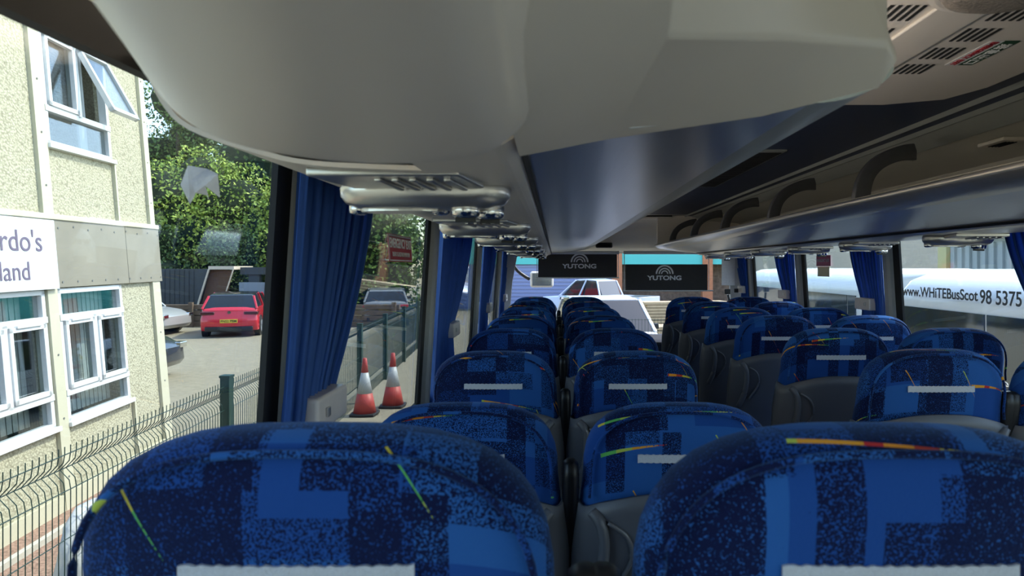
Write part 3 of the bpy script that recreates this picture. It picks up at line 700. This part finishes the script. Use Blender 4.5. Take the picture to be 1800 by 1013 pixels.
# torn white paper on the near left window
pp = [(325, 291), (350, 297), (385, 306), (379, 330), (373, 347), (363, 326), (361, 351), (352, 344), (346, 339), (335, 345), (320, 358), (321, 325)]
xg = XL-.001; P = []
for px, py in pp:
    yy = 1150*(xg)/(px-976); P.append((0, yy, (470-py)*yy/1150))
c = [sum(p[i] for p in P)/len(P) for i in range(3)]
b = MB(); b.poly([(0.008*math.sin(i*2.1), p[1]-c[1], p[2]-c[2]) for i, p in enumerate(P)], (.0012, 0, 0)); b.build('torn_paper', 'paper_white', None, loc=(xg+.004, c[1], c[2]), label='torn white paper stuck on the nearest left window', cat='paper')

# ------------------------------------------------------------------ outdoors
b = MB(); b.box((-60, -30, GZ-.2), (60, 90, GZ)); struct(b, 'ground', 'asphalt')
# office building
C0_ = Vector((-4.81, 8.19, GZ)); hh = Vector((-.11, 1, .0104)).normalized(); uu = Vector((-.0738, -.0185, 1)); uu = (uu-hh*uu.dot(hh)).normalized()
bld = empty('office_building', label='cream roughcast two storey office building beyond the mesh fence', cat='building')
bld.matrix_world = Matrix.Translation(C0_) @ Matrix((hh, uu.cross(hh), uu)).transposed().to_4x4()
def bb(name, m, boxes, par=bld, bevel=0):
    b = MB(); [b.box(p, q) for p, q in boxes]; return b.build(name, m, par, bevel=bevel)
# local: x along facade (negative = towards viewer), y = into building, z up ; facade at y=0
wins = [(-1.95, -.84), (-3.24, -2.13), (-4.5, -3.4), (-5.8, -4.7)]
def wallpieces(z0, z1, zl, zh, wl):
    out = []; x = -7.5
    for a, c in sorted(wl): out.append(((x, 0, z0), (a, .12, z1))); out.append(((a, 0, z0), (c, .12, zl))); out.append(((a, 0, zh), (c, .12, z1))); x = c
    out.append(((x, 0, z0), (0, .12, z1))); return out
bb('ground_floor_wall', 'roughcast', wallpieces(-.5, 2.13, .83, 2.12, wins))
bb('upper_floor_wall', 'roughcast', wallpieces(2.80, 5.6, 3.50, 5.05, [(-1.90, -.80), (-4.5, -3.4)]))
bb('end_wall', 'roughcast', [((-.12, .12, -.5), (0, 9, 5.6))]); bb('inner_room', 'room_dark', [((-7.5, 1.1, -.5), (-.12, 1.2, 5.6)), ((-7.5, .12, 2.3), (-.12, 1.2, 2.6))])
bb('flat_roof', 'fascia_taupe', [((-7.6, -.15, 5.6), (.15, 9, 5.85))])
bb('ledge', 'cream_paint', [((-7.5, -.06, 2.775), (.05, .1, 2.83))], bevel=.008)
bb('fascia_board', 'fascia_taupe', [((-1.98, -.045, 2.13), (-.72, .02, 2.775)), ((-.712, -.045, 2.13), (.05, .02, 2.775))])
bb('base_board', 'cream_paint', [((-7.5, -.03, -.3), (.02, .02, .20))])
for x0, x1, z0, z1 in ((-.10, .01, 2.83, 5.6), (-2.07, -1.92, 2.83, 5.6), (-.17, .01, -.3, 2.13), (-2.11, -1.97, -.3, 2.13), (-.80, -.77, 2.83, 3.5), (-.80, -.77, .2, .83), (-3.38, -3.26, -.3, 2.13)):
    bb('pilaster', 'cream_paint', [((x0, -.035, z0), (x1, .02, z1))])
b = MB()
for x in (-.13, -.05) : pass
for z in (3.1, 3.6, 4.1, 4.6): b.disc((-2.0, -.036, z), .010, (0, -1, 0), .004, 8); b.disc((-.05, -.036, z), .008, (0, -1, 0), .004, 8)
for z in (.35, .9, 1.5): b.disc((-2.04, -.036, z), .010, (0, -1, 0), .004, 8); b.disc((-.08, -.036, z), .010, (0, -1, 0), .004, 8)
for k in range(9): b.disc((-1.9+.24*k, -.046, 2.70+.02*(k % 2)), .010, (0, -1, 0), .004, 8); b.disc((-1.9+.24*k, -.046, 2.18), .010, (0, -1, 0), .004, 8)
b.build('screws', 'room_dark', bld)
def house_window(x0, x1, z0, z1, rows, opened=False, slats=True):
    e = .05; F = [((x0, -.02, z0), (x1, .06, z0+e)), ((x0, -.02, z1-e), (x1, .06, z1)), ((x0, -.02, z0), (x0+e, .06, z1)), ((x1-e, -.02, z0), (x1, .06, z1)), ((x0-.02, -.06, z0-.03), (x1+.02, .03, z0+.015))]
    zs = [z0]+rows+[z1]
    for z in rows: F.append(((x0, -.03, z-.03), (x1, .06, z+.03)))
    xm = (x0+x1)/2
    F.append(((xm-.035, -.03, rows[0]), (xm+.035, .06, rows[1])))
    f = bb('window', 'upvc_white', F, bevel=.004)
    bb('pane', 'house_glass', [((x0+e, .02, z0+e), (x1-e, .026, z1-e))] if not opened else [((x0+e, .02, z0+e), (x1-e, .026, rows[0])), ((x0+e, .02, rows[1]), (x1-e, .026, z1-e)), ((x0+e, .02, rows[0]), (xm, .026, rows[1]))], f)
    for k, (a, c) in enumerate(((x0+e, xm-.03), (xm+.03, x1-e))):
        zl, zh = rows[0]+.03, rows[1]-.03; g = .045
        if opened and k == 1:
            s = MB(); ang = math.radians(24)
            def T(x, y, z): dz = z-zh; yy = y; return (x, -.04+yy*math.cos(ang)+dz*math.sin(ang), zh+dz*math.cos(ang)-yy*math.sin(ang))
            def tb(p, q, mb):
                (x_0, y_0, z_0), (x_1, y_1, z_1) = p, q
                mb.add([T(*v) for v in ((x_0,y_0,z_0),(x_1,y_0,z_0),(x_1,y_1,z_0),(x_0,y_1,z_0),(x_0,y_0,z_1),(x_1,y_0,z_1),(x_1,y_1,z_1),(x_0,y_1,z_1))], [(0,3,2,1),(4,5,6,7),(0,1,5,4),(1,2,6,5),(2,3,7,6),(3,0,4,7)])
            for p, q in (((a-.02, -.03, zl-.02), (c+.02, .02, zl-.02+g)), ((a-.02, -.03, zh-g), (c+.02, .02, zh)), ((a-.02, -.03, zl-.02), (a-.02+g, .02, zh)), ((c+.02-g, -.03, zl-.02), (c+.02, .02, zh))): tb(p, q, s)
            so = s.build('open_sash', 'upvc_white', f); s2 = MB(); tb((a, -.01, zl), (c, 0, zh), s2); s2.build('pane', 'house_glass', so)
        else:
            F = [((a, -.045, zl), (c, .0, zl+g)), ((a, -.045, zh-g), (c, .0, zh)), ((a, -.045, zl), (a+g, .0, zh)), ((c-g, -.045, zl), (c, .0, zh)), ((a+.08, -.06, zh-.012), (c-.08, -.02, zh+.012))]
            bb('sash', 'upvc_white', F, f, .003)
    if slats:
        b = MB(); x = x0+.08; 
        while x < x1-.08: b.box((x, .16, z0+.05), (x+.062, .165, z1-.05)); x += .075
        b.build('vertical_blind', 'blind_slat', f)
    else:
        b = MB(); 
        for k in range(8): xx = x0+.08+.035*k; b.tube([(xx, .2+.02*(k % 2), z1-.1), (xx-.01*k, .2, z0+.1)], .02, 6)
        for k in range(5): xx = x1-.08-.035*k; b.tube([(xx, .2+.02*(k % 2), z1-.1), (xx+.01*k, .2, z0+.1)], .02, 6)
        b.build('net_curtain', 'sign_white', f)
house_window(-1.95, -.84, .83, 2.12, [1.12, 1.84]); house_window(-3.24, -2.13, .83, 2.12, [1.12, 1.84]); house_window(-4.5, -3.4, .83, 2.12, [1.12, 1.84]); house_window(-5.8, -4.7, .83, 2.12, [1.12, 1.84])
house_window(-1.90, -.80, 3.50, 5.05, [3.86, 4.62], True, False); house_window(-4.5, -3.4, 3.50, 5.05, [3.86, 4.62], False, False)
sg = bb('sign_board', 'sign_white', [((-4.6, -.075, 2.12), (-2.0, -.05, 2.765))])
sg.data.transform(Matrix.Identity(4))
text("Barnardo's", .27, 'sign_ink', (-2.19, -.078, 2.47), (1, 0, 0), (0, 0, 1), parent=sg, align='RIGHT')
text("Scotland", .235, 'sign_ink', (-2.38, -.078, 2.215), (1, 0, 0), (0, 0, 1), parent=sg, align='RIGHT')
# gravel border and kerb in front of the building
def along(d, off): # building line offset towards the coach
    p = C0_+hh*d; return (p.x+off, p.y, GZ)
b = MB(); b.poly([along(-9, -.2), along(-9, .92), along(.4, .92), along(.4, -.2)], (0, 0, .03)); b.build('gravel_border', 'gravel', None, kind='stuff', label='strip of reddish brown gravel between building and fence', cat='gravel')
b = MB(); b.bar(Vector(along(-9, .30))+Vector((0, 0, .03)), Vector(along(.3, .30))+Vector((0, 0, .03)), .05, .10); b.build('kerb_edging', 'kerb', None, label='pale thin edging laid along the gravel by the building', cat='kerb')
# crumpled sack behind the fence
b = MB(); rr = []
for i in range(9):
    t = i/8; rr.append([(.11*math.sin(PI*(t*.9+.05))**.6*math.cos(a)*(1+.18*math.sin(3*a+i)), .26*math.sin(PI*(t*.9+.05))**.5*math.sin(a)*(1+.12*math.cos(4*a+2*i)), .75*t+.02) for a in [2*PI*k/18 for k in range(18)]])
b.loft(rr); b.build('rubble_sack', 'sack_white', None, loc=(-3.03, 4.25, GZ), label='pale grey plastic sack slumped behind the mesh fence', cat='sack', smooth=True)

# green mesh fence
fd = Vector((-.0774, 1, 0)).normalized(); fo = Vector((-2.447, 0, GZ)); FH = 1.30
def fpt(s, z, off=0): p = fo+fd*s; return (p.x+off, p.y, GZ+z)
fen = empty('mesh_fence', fo, label='green welded mesh fence with folded wires running along the left', cat='fence')
def frel(p): return tuple(Vector(p)-fo)
posts = [-2.6, .1, 2.75, 5.78, 8.4, 11.1, 13.45, 15.95, 18.5, 21]
for s in posts:
    b = MB(); p = frel(fpt(s, 0)); b.box((p[0]-.04, p[1]-.04, 0), (p[0]+.04, p[1]+.04, FH+.03)); q = b.build('post', 'fence_green', fen)
    MB().box((p[0]-.046, p[1]-.046, FH+.03), (p[0]+.046, p[1]+.046, FH+.05)).build('post_cap', 'fence_green', q)
for a, c in zip(posts[:-1], posts[1:]):
    b = MB(); s = a+.05; th = .0033
    while s < c-.03:
        pr = [(.02, 0), (.22, 0), (.27, -.045), (.32, 0), (FH-.25, 0), (FH-.20, -.008), (FH-.145, -.06), (FH-.09, -.008), (FH-.04, 0), (FH, 0)]
        b.tube([frel(fpt(s, z, o)) for z, o in pr], th, 4, up=(1, 0, 0)); s += .05
    for z, o in ((FH-.045, 0), (FH-.145, -.06), (FH-.25, 0), (.78, 0), (.5, 0), (.22, 0), (.27, -.045), (.32, 0)):
        b.tube([frel(fpt(a, z, o)), frel(fpt(c, z, o))], th*1.1, 4)
    b.build('mesh_panel', 'fence_green', fen)
# front fence panel seen through the windscreen
ff = empty('mesh_fence', (1.9, 10.2, GZ), label='wire mesh fence panel standing ahead of the windscreen', cat='fence')
b = MB()
for k in range(61): b.tube([(-1.5+.05*k, 0, 0), (-1.5+.05*k, 0, 1.5)], .0025, 4)
for z in (.1, .3, .5, .7, .9, 1.1, 1.3, 1.48): b.tube([(-1.5, 0, z), (1.5, 0, z)], .003, 4)
b.build('mesh_panel', 'fence_green', ff); 
for x in (-1.5, 1.5): MB().box((x-.03, -.03, 0), (x+.03, .03, 1.55)).build('post', 'fence_green', ff)

# traffic cones
def cone():
    r = empty('traffic_cone')
    b = MB(); b.loft([sellipse(0, 0, .21, .21, z, 8, 6) for z in (0, .04)]); b.build('base', 'black_rubber', r, bevel=.01)
    b = MB(); b.tube([(0, 0, .04), (0, 0, .34)], [.175, .115], 24); b.build('lower_cone', 'cone_orange', r, smooth=True)
    b = MB(); b.tube([(0, 0, .34), (0, 0, .66)], [.115, .055], 24); b.build('reflective_sleeve', 'cone_white', r, smooth=True)
    b = MB(); b.tube([(0, 0, .66), (0, 0, .88), (0, 0, .885)], [.055, .032, .02], 24); b.build('tip', 'cone_orange', r, smooth=True)
    return r
c0 = cone()
for i, (x, y, lab) in enumerate(((-2.97, 10.2, 'red and white traffic cone in the clear part of the second left window'), (-2.68, 10.8, 'traffic cone right of the other, behind a thin fence post'), (-3.72, 10.7, 'traffic cone partly hidden by the nearest blue curtain'))):
    c = c0 if i == 0 else copy_tree(c0); c.location = (x, y, GZ); tag(c, lab, 'traffic cone', 'traffic cones beside the fence')

# ------------------------------------------------------------------ vehicles
def wheel(par, x, y, r, w=.2):
    s = 1 if x > 0 else -1
    b = MB(); b.tube([(x-s*w, y, r), (x-s*w*.9, y, r), (x-s*.02, y, r), (x, y, r)], [r*.92, r, r, r*.93], 28); t = b.build('wheel', 'tyre', par, smooth=False)
    b = MB(); b.tube([(x, y, r), (x+s*.006, y, r)], r*.64, 24); [b.bar((x+s*.012, y, r), (x+s*.012, y+math.cos(a)*r*.62, r+math.sin(a)*r*.62), .02, .045, up=(1, 0, 0)) for a in [2*PI*k/5+.3 for k in range(5)]]
    b.build('rim', 'alloy', t)
def car(name, loc, rz, paint, label, L=4.1, Wd=1.75, Hh=1.44, body=None, cabin=None, roofm=None, plate=None, wr=.32, suv=0, pickup=False):
    """local: +y forward, origin on the ground under the centre"""
    r = empty(name, loc, math.radians(rz), label=label, cat='car' if not pickup else 'pickup truck'); h = L/2; hw_ = Wd/2
    side = body or [(-h+.03, .30), (-h-.02, .45), (-h-.01, .60), (-h+.05, .76), (-h+.07, .88), (-h+.20, .97), (-.3, .96), (h-1.15, .92), (h-.35, .80), (h-.03, .62), (h, .34), (h-.1, .22), (-h+.1, .22)]
    # body: rounded cross-section through lofting inwards
    b = MB(); rr = []
    for x, sc_, dz in ((-1, .90, 0), (-.965, .955, .005), (-.86, .985, .01), (-.5, 1.0, .014), (0, 1.005, .016), (.5, 1.0, .014), (.86, .985, .01), (.965, .955, .005), (1, .90, 0)):
        rr.append([(hw_*x*(1 if z < .75 else .965), y*sc_ if abs(y) > h*.5 else y, .5+(z-.5)*(.96 if abs(x) == 1 else 1)+(dz if z > .6 else 0)) for y, z in side])
    b.loft(rr); b.build('body', paint, r, smooth=False, bevel=.05, seg=3)
    cab = cabin or ((-h+.16, .93), (-h+.50, Hh-.10), (-h+.62, Hh-.05), (-.3, Hh), (.40, Hh-.05), (1.15, .90))
    b = MB(); rr = []
    for x, in_ in ((-1, 1), (1, 1)):
        rr.append([(x*hw_*(.94 if z < 1.0 else .77), y, z) for y, z in cab])
    b.loft(rr); b.build('cabin_glass', 'car_glass', r, bevel=.04, seg=3)
    top = cab[1:-1]
    b = MB(); b.loft([[(x*hw_*.775, y, z-.035) for y, z in top]+[(x*hw_*.72, y, z+.018) for y, z in top[::-1]] for x in (-1, 1)]); b.build('roof', roofm or paint, r, bevel=.02)
    b = MB()
    for x in (-1, 1):
        for (ya, za), (yb, zb) in ((cab[0], cab[1]), (cab[-1], cab[-2]), (((cab[0][0]+cab[-1][0])/2, cab[0][1]), ((cab[1][0]+cab[-2][0])/2, cab[-3][1]-.02))): b.bar((x*hw_*.935, ya, za), (x*hw_*.775, yb, zb), .05, .07, up=(1, 0, 0))
    b.build('window_pillars', paint, r, bevel=.012)
    for x in (-1, 1):
        for y in (-h+.72, h-.78):
            b = MB(); b.tube([(x*(hw_-.16), y, wr), (x*(hw_+.006), y, wr)], wr*1.16, 28); b.build('wheel_arch', 'black_plastic', r)
            wheel(r, x*(hw_+.02), y, wr)
        MB().bar((x*(hw_-.02), h-1.55, .98), (x*(hw_+.16), h-1.5, 1.0), .10, .12).build('door_mirror', 'black_plastic', r, bevel=.02)
        b = MB(); b.box((min(x*hw_*.985, x*hw_*.50), -h+.035, .74), (max(x*hw_*.985, x*hw_*.50), -h+.30, .84)); b.build('tail_light', 'lamp_dark_red' if plate else 'tail_red', r, bevel=.02)
        b = MB(); b.box((x*hw_-.26*(x > 0), h-.22, .58), (x*hw_+.26*(x < 0), h-.03, .70)); b.build('headlight', 'chrome', r, bevel=.02)
        b = MB()
        for y in (-.55, .25): b.cbox((x*(hw_+.008), y, .80), (.012, .16, .03))
        b.build('door_handles', paint, r)
    b = MB(); b.box((-hw_*.82, -h-.02, .20), (hw_*.82, -h+.12, .36)); b.build('rear_bumper', 'black_plastic', r, bevel=.03)
    b = MB(); b.cbox((0, -h-.018, .62 if not plate else .54), (.52, .05, .115)); p = b.build('number_plate', 'plate_yellow', r)
    if plate: text(plate, .11, 'plate_ink', (0, -h-.046, .503), (1, 0, 0), (0, 0, 1), parent=p, align='CENTER', bold=.002)
    b = MB(); b.disc((0, -h+.05, .82), .05, (0, -1, 0), .02, 16); b.build('badge', 'chrome', r)
    return r
car('red_hatchback', (-11.25, 23.3, GZ), 17, 'paint_red', 'bright red hatchback parked facing the timber wall', plate='FN52 PBM', L=4.05, roofm='paint_dark')
car('dark_hatchback', (-10.0, 13.3, GZ), -88, 'paint_dark', 'black car nose showing behind the building corner', L=4.1, wr=.33)
car('silver_suv', (-15.1, 22.6, GZ), -90, 'paint_silver', 'silver car nose above the black one at the building corner', L=4.3, Hh=1.62, wr=.36)
car('grey_estate', (-7.1, 27.5, GZ), 14, 'paint_grey', 'dark grey car with red tail lights seen through the second left window', L=4.4, plate=None)
car('white_estate', (1.15, 15.0, GZ), 190, 'paint_white', 'white sunlit car right ahead beyond the windscreen', L=4.4, Hh=1.62, wr=.34)
h = 2.6
pk = car('pickup_truck', (1.75, 27.5, GZ), 52, 'paint_blue_white', 'pale blue pickup truck parked across the yard ahead', L=5.2, Wd=1.85, Hh=1.80, wr=.38, pickup=True,
    body=[(-h, .45), (-h, .75), (-h, 1.12), (-.75, 1.14), (-.6, 1.10), (1.1, 1.10), (h-.3, 1.02), (h, .85), (h, .40), (h-.1, .35), (-h+.1, .35)],
    cabin=((-.75, 1.10), (-.50, 1.74), (.0, 1.80), (.55, 1.76), (1.35, 1.08)))
b = MB(); b.box((-.80, -h+.08, 1.06), (.80, -.85, 1.145)); b.build('load_bed', 'black_plastic', pk)

def van(name, x, y0, y1, label, text_on=False):
    """long minibus parallel to the coach; x = side facing us"""
    r = empty(name, (x+1.0, (y0+y1)/2, GZ), label=label, cat='minibus'); hy = (y1-y0)/2
    sec = [(-1.0, .35), (-1.0, 1.95), (-.97, 2.08), (-.88, 2.19), (-.70, 2.255), (-.3, 2.285), (.3, 2.285), (.70, 2.255), (.88, 2.19), (.97, 2.08), (1.0, 1.95), (1.0, .35)]
    b = MB(); rr = []
    for y, sx, sz in ((-hy, .93, .955), (-hy+.05, .98, .985), (-hy+.16, 1, 1), (hy-.16, 1, 1), (hy-.05, .98, .985), (hy, .93, .955)):
        rr.append([(a*sx, y, .35+(c-.35)*sz) for a, c in sec])
    b.loft(rr); b.build('body', 'paint_white', r, smooth=True, bevel=.02)
    for sgn in (-1, 1):
        for k, (a, c) in enumerate(((hy-.22, hy-1.35), (hy-1.38, hy-3.0), (hy-3.03, hy-4.6), (hy-4.63, hy-5.5))):
            if a-.2 < -hy: continue
            c = max(c, -hy+.25)
            b = MB(); b.box((sgn*1.004-.006, c, 1.22), (sgn*1.004+.006, a, 1.945)); b.build('side_window', 'van_glass', r, bevel=.03 if False else 0)
        for y in (-hy+.9, hy-1.1): wheel(r, sgn*1.01, y, .34)
    for y, s_ in ((hy, 1), (-hy, -1)):
        MB().box((-.80, y-.004+s_*.0, 1.15), (.80, y+s_*.006, 1.95)).build('end_window', 'van_glass', r, bevel=.0)
        for xx in (-.88, .88): MB().cbox((xx, y, .9), (.10, .04, .35)).build('lamp', 'tail_red' if s_ < 0 else 'chrome', r)
    MB().box((-.98, -hy-.03, .35), (.98, hy+.03, .55)).build('bumper_skirt', 'black_plastic', r, bevel=.03)
    return r, hy
v1, hy = van('white_minibus', 3.22, .6, 6.25, 'white minibus with black lettering parked close on the right')
yc = (.6+6.25)/2
text('www.WHiTEBusScot', .118, 'plate_ink', (-1.022, 6.02-yc, 2.045), (0, -1, 0), (0, 0, 1), parent=v1, bold=.0022, sx=1.04)
text('98 5375', .145, 'plate_ink', (-1.022, 4.93-yc, 2.03), (0, -1, 0), (0, 0, 1), parent=v1, bold=.002, sx=.95)
van('white_minibus', 3.75, 7.9, 13.0, 'second white minibus parked further ahead on the right')

# ------------------------------------------------------------------ background left: timber wall, sheds, trees
tw = empty('timber_wall', (-12.0, 25.3, GZ), label='low dark timber sleeper wall behind the red car', cat='wall')
b = MB()
for k in range(4): b.box((-6.5, -.1, .02+.215*k), (6, .1, .21+.215*k))
b.build('sleepers', 'sleeper', tw, bevel=.015)
for x in (-6, -4, -2, 0, 2, 4, 5.8): MB().box((x-.08, -.22, 0), (x+.08, -.1, .95)).build('post', 'sleeper', tw)
pl = empty('pallet_stack', (-9.3, 24.8, GZ), label='pale timber planks stacked right of the red car', cat='planks')
for k in range(3): MB().box((-.9, -.15, .12+.22*k), (.9, .15, .21+.22*k)).build('plank', 'timber', pl)
for x in (-.7, .7): MB().box((x-.06, -.1, 0), (x+.06, .1, .66)).build('bearer', 'sleeper', pl)
sh = empty('bin_store', (-14.6, 27, GZ), label='dark grey clad store with brown lined slanted end', cat='shed')
def Q(px, py, y): return ((px-976)*y/1150+14.6, y-27, (470-py)*y/1150-GZ)
b = MB(); b.poly([Q(255, 545, 27), Q(343, 545, 27), Q(367, 473, 27), Q(255, 473, 27)], (0, 1.6, 0)); b.build('clad_side', 'shed_grey', sh)
b = MB(); [b.box((Q(255, 0, 27)[0]+.2*k, -.03, .6), (Q(255, 0, 27)[0]+.2*k+.02, 0, 2.2)) for k in range(11)]; b.build('battens', 'shed_grey', sh)
b = MB(); b.poly([Q(352, 545, 27.2), Q(392, 545, 27.2), Q(408, 475, 27.2), Q(369, 475, 27.2)], (0, .1, 0)); b.build('brown_lining', 'lid_brown', sh)
b = MB(); b.poly([Q(366, 474, 26.9), Q(411, 474, 26.9), Q(411, 468, 26.9), Q(366, 468, 26.9)], (0, 1.7, 0)); b.bar(Q(367, 474, 26.9), Q(345, 545, 26.9), .06); b.bar(Q(410, 474, 26.9), Q(392, 530, 26.9), .04); b.build('pale_edging', 'block_beige', sh)
cs = MB()
for k in range(12): cs.box((0, 0, .35+.14*k), (1.35, .08+.04*(k % 2), .49+.14*k))
cs.build('corrugated_sheet', 'corrugated_grey', None, loc=(-12.95, 26.8, GZ-.35), label='blue grey corrugated metal sheet behind the red car', cat='metal sheet')
pg = empty('pergola', (-12.2, 27.3, GZ), label='dark timber pergola frame with see-through opening, right of the metal sheet', cat='pergola')
MB().box((-.9, -.1, 2.0), (2.4, 1.5, 2.3)).build('roof_beam', 'shed_grey', pg)
for x in (-.35, 1.3, 2.3): MB().box((x-.25, 0, 0), (x+.2, .2, 2.05)).build('post', 'shed_grey', pg)
MB().box((-.9, .0, 0), (2.4, .1, .55)).build('lower_rail', 'sleeper', pg)

def tree(name, x, y, h_, r, mat_, label, n, leafs=.16, trunk=True, grp='trees behind the yard', squash=1.0):
    root = empty(name, (x, y, GZ), label=label, cat='tree', group=grp)
    if trunk:
        MB().tube(smooth_ring([(0, 0, 0), (.15, 0, h_*.25), (-.1, .1, h_*.55), (.05, 0, h_*.8)], 3), [.22]*7+[.14]*3, 8).build('trunk', 'bark', root, smooth=True) if False else MB().tube([(0, 0, 0), (.15, 0, h_*.3), (-.1, .1, h_*.6), (.05, 0, h_*.85)], [.24, .2, .13, .06], 8).build('trunk', 'bark', root, smooth=True)
    # lumpy crown made of several lobes
    K = 9; lobes = []
    for k in range(K):
        a = rng.uniform(0, 2*PI); rad = rng.uniform(0, .55)*r; z = h_*rng.uniform(.28, .86)
        lobes.append((rad*math.cos(a), rad*math.sin(a), z, r*rng.uniform(.42, .70)*(1.15-.5*z/h_)))
    lobes.append((0, 0, h_*.45, r*.75)); lobes.append((0, 0, h_*.2, r*.72)); lobes.append((0, 0, h_-r*.4, r*.42))
    lb = np.array(lobes); wt = lb[:, 3]**2; wt /= wt.sum()
    b = MB()
    for cx, cy, cz, lr in lobes:
        rr = [[(cx+lr*.72*math.sin(PI*i/6)*math.cos(2*PI*k/10), cy+lr*.72*math.sin(PI*i/6)*math.sin(2*PI*k/10), max(.05, cz+lr*.72*math.cos(PI*i/6))) for k in range(10)] for i in range(1, 6)]
        b.loft(rr)
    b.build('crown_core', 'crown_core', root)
    idx = rng.choice(len(lobes), n, p=wt); d = rng.normal(size=(n, 3)); d /= np.linalg.norm(d, axis=1)[:, None]
    rad = lb[idx, 3]*(.72+.34*rng.random(n)**.6)*(1+.14*np.sin(d[:, 0]*9+idx)*np.cos(d[:, 2]*8))
    p = lb[idx, :3]+d*rad[:, None]; p[:, 2] = np.maximum(p[:, 2], .1)
    t = rng.normal(size=(n, 3)); t /= np.linalg.norm(t, axis=1)[:, None]; u = np.cross(t, rng.normal(size=(n, 3))); u /= np.linalg.norm(u, axis=1)[:, None]
    s = (leafs*(.6+.8*rng.random(n)))[:, None]
    V = np.stack([p-t*s*.5, p+u*s*.3, p+t*s*.5, p-u*s*.3], 1).reshape(-1, 3)
    me = bpy.data.meshes.new('foliage'); me.vertices.add(n*4); me.vertices.foreach_set('co', V.ravel())
    me.loops.add(n*4); me.loops.foreach_set('vertex_index', np.arange(n*4)); me.polygons.add(n); me.polygons.foreach_set('loop_start', np.arange(n)*4); me.polygons.foreach_set('loop_total', np.full(n, 4))
    me.materials.append(M[mat_]); me.update(calc_edges=True)
    o = bpy.data.objects.new('foliage', me); COL.objects.link(o); o.parent = root
    return root
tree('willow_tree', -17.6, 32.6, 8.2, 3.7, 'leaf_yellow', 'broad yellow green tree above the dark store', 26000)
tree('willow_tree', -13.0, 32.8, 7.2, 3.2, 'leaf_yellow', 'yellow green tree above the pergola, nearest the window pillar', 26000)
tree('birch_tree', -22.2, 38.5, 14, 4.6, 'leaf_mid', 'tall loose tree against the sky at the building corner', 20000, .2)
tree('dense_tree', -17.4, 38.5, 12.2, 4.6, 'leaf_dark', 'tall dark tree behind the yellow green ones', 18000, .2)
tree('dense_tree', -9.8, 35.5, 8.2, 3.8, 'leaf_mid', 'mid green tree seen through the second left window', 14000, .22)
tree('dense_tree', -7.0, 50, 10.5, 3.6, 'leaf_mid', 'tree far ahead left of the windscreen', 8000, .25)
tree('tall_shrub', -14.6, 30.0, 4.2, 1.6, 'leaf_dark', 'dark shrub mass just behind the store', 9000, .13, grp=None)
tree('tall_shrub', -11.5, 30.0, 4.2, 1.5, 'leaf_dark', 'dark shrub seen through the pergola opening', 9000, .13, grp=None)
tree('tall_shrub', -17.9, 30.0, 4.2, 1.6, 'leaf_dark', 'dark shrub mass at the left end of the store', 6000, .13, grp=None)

# ------------------------------------------------------------------ background ahead: warehouse, timber
wh = empty('warehouse', (0, 36, GZ), label='industrial unit with blue ribbed cladding and turquoise fascia far ahead', cat='building')
b = MB(); b.box((-5.5, 0, 0), (3.2, 8, 2.9)); b.build('clad_wall', 'cladding_blue', wh)
b = MB(); [b.box((-5.5, -.05, .1+.2*k), (3.2, 0, .2+.2*k)) for k in range(14)]; b.build('cladding_ribs', 'cladding_blue', wh)
b = MB(); b.box((3.2, 1, 0), (22, 8, 2.9)); b.build('open_bay', 'clutter_brown', wh)
b = MB(); b.box((-5.7, -.2, 2.46), (22.2, 8.2, 4.4)); b.build('fascia', 'turquoise', wh)
for x in (3.35, 8.3, 13.5): MB().box((x-.25, -.3, 0), (x+.3, .2, 3.2)).build('brick_pier', 'brick_orange', wh)
for i, (x, y, n, lab, rz) in enumerate(((3.1, 19, 5, 'low stack of pale timber planks ahead on the right', 25), (4.6, 24, 9, 'tall stack of timber planks behind the low one', 10), (5.0, 17.5, 4, 'loose angled planks at the right of the windscreen view', -35))):
    r = empty('plank_stack', (x, y, GZ), math.radians(rz), label=lab, cat='timber stack', group='timber stacks ahead of the coach')
    for k in range(n):
        for j in range(3): MB().box((-1.5+.1*(k % 2), -.4+.27*j, .08+.11*k), (1.5+.1*(k % 3), -.17+.27*j, .17+.11*k)).build('plank', 'timber', r)
    for x_ in (-1, 1): MB().box((x_-.05, -.4, 0), (x_+.05, .4, .08)).build('bearer', 'sleeper', r)
# right: container and block wall
ct = empty('shipping_container', (9.6, 14, GZ), label='pale grey ribbed container beyond the minibus roof', cat='container')
b = MB(); b.box((0, -9, 0), (2.4, 2.2, 2.95)); b.build('box', 'container_grey', ct)
b = MB(); [b.box((-.06, -9+.28*k, .1), (0, -9+.28*k+.14, 2.85)) for k in range(40)]; b.build('ribs', 'container_grey', ct)
b = MB(); [b.box((-.10, y, 0), (-.0, y+.35, 3.0)) for y in (-6.5, -2.2, 1.9)]; b.build('yellow_posts', 'container_yellow', ct)
b = MB(); b.box((-.2, -9, 2.95), (2.5, 2.3, 3.1)); b.build('top_rail', 'container_yellow', ct)
b = MB(); b.box((0, -1, 0), (.3, 16, 3.4)); b.build('block_wall', 'block_beige', None, loc=(9.9, 17.4, GZ), label='tall beige blockwork wall beyond the second minibus', cat='wall')

# ------------------------------------------------------------------ lift everything so the ground outside is z = 0
for o in list(S.objects):
    if o.parent is None and not (o.type == 'LIGHT' and o.data.type == 'SUN'):
        o.location.z += CZ
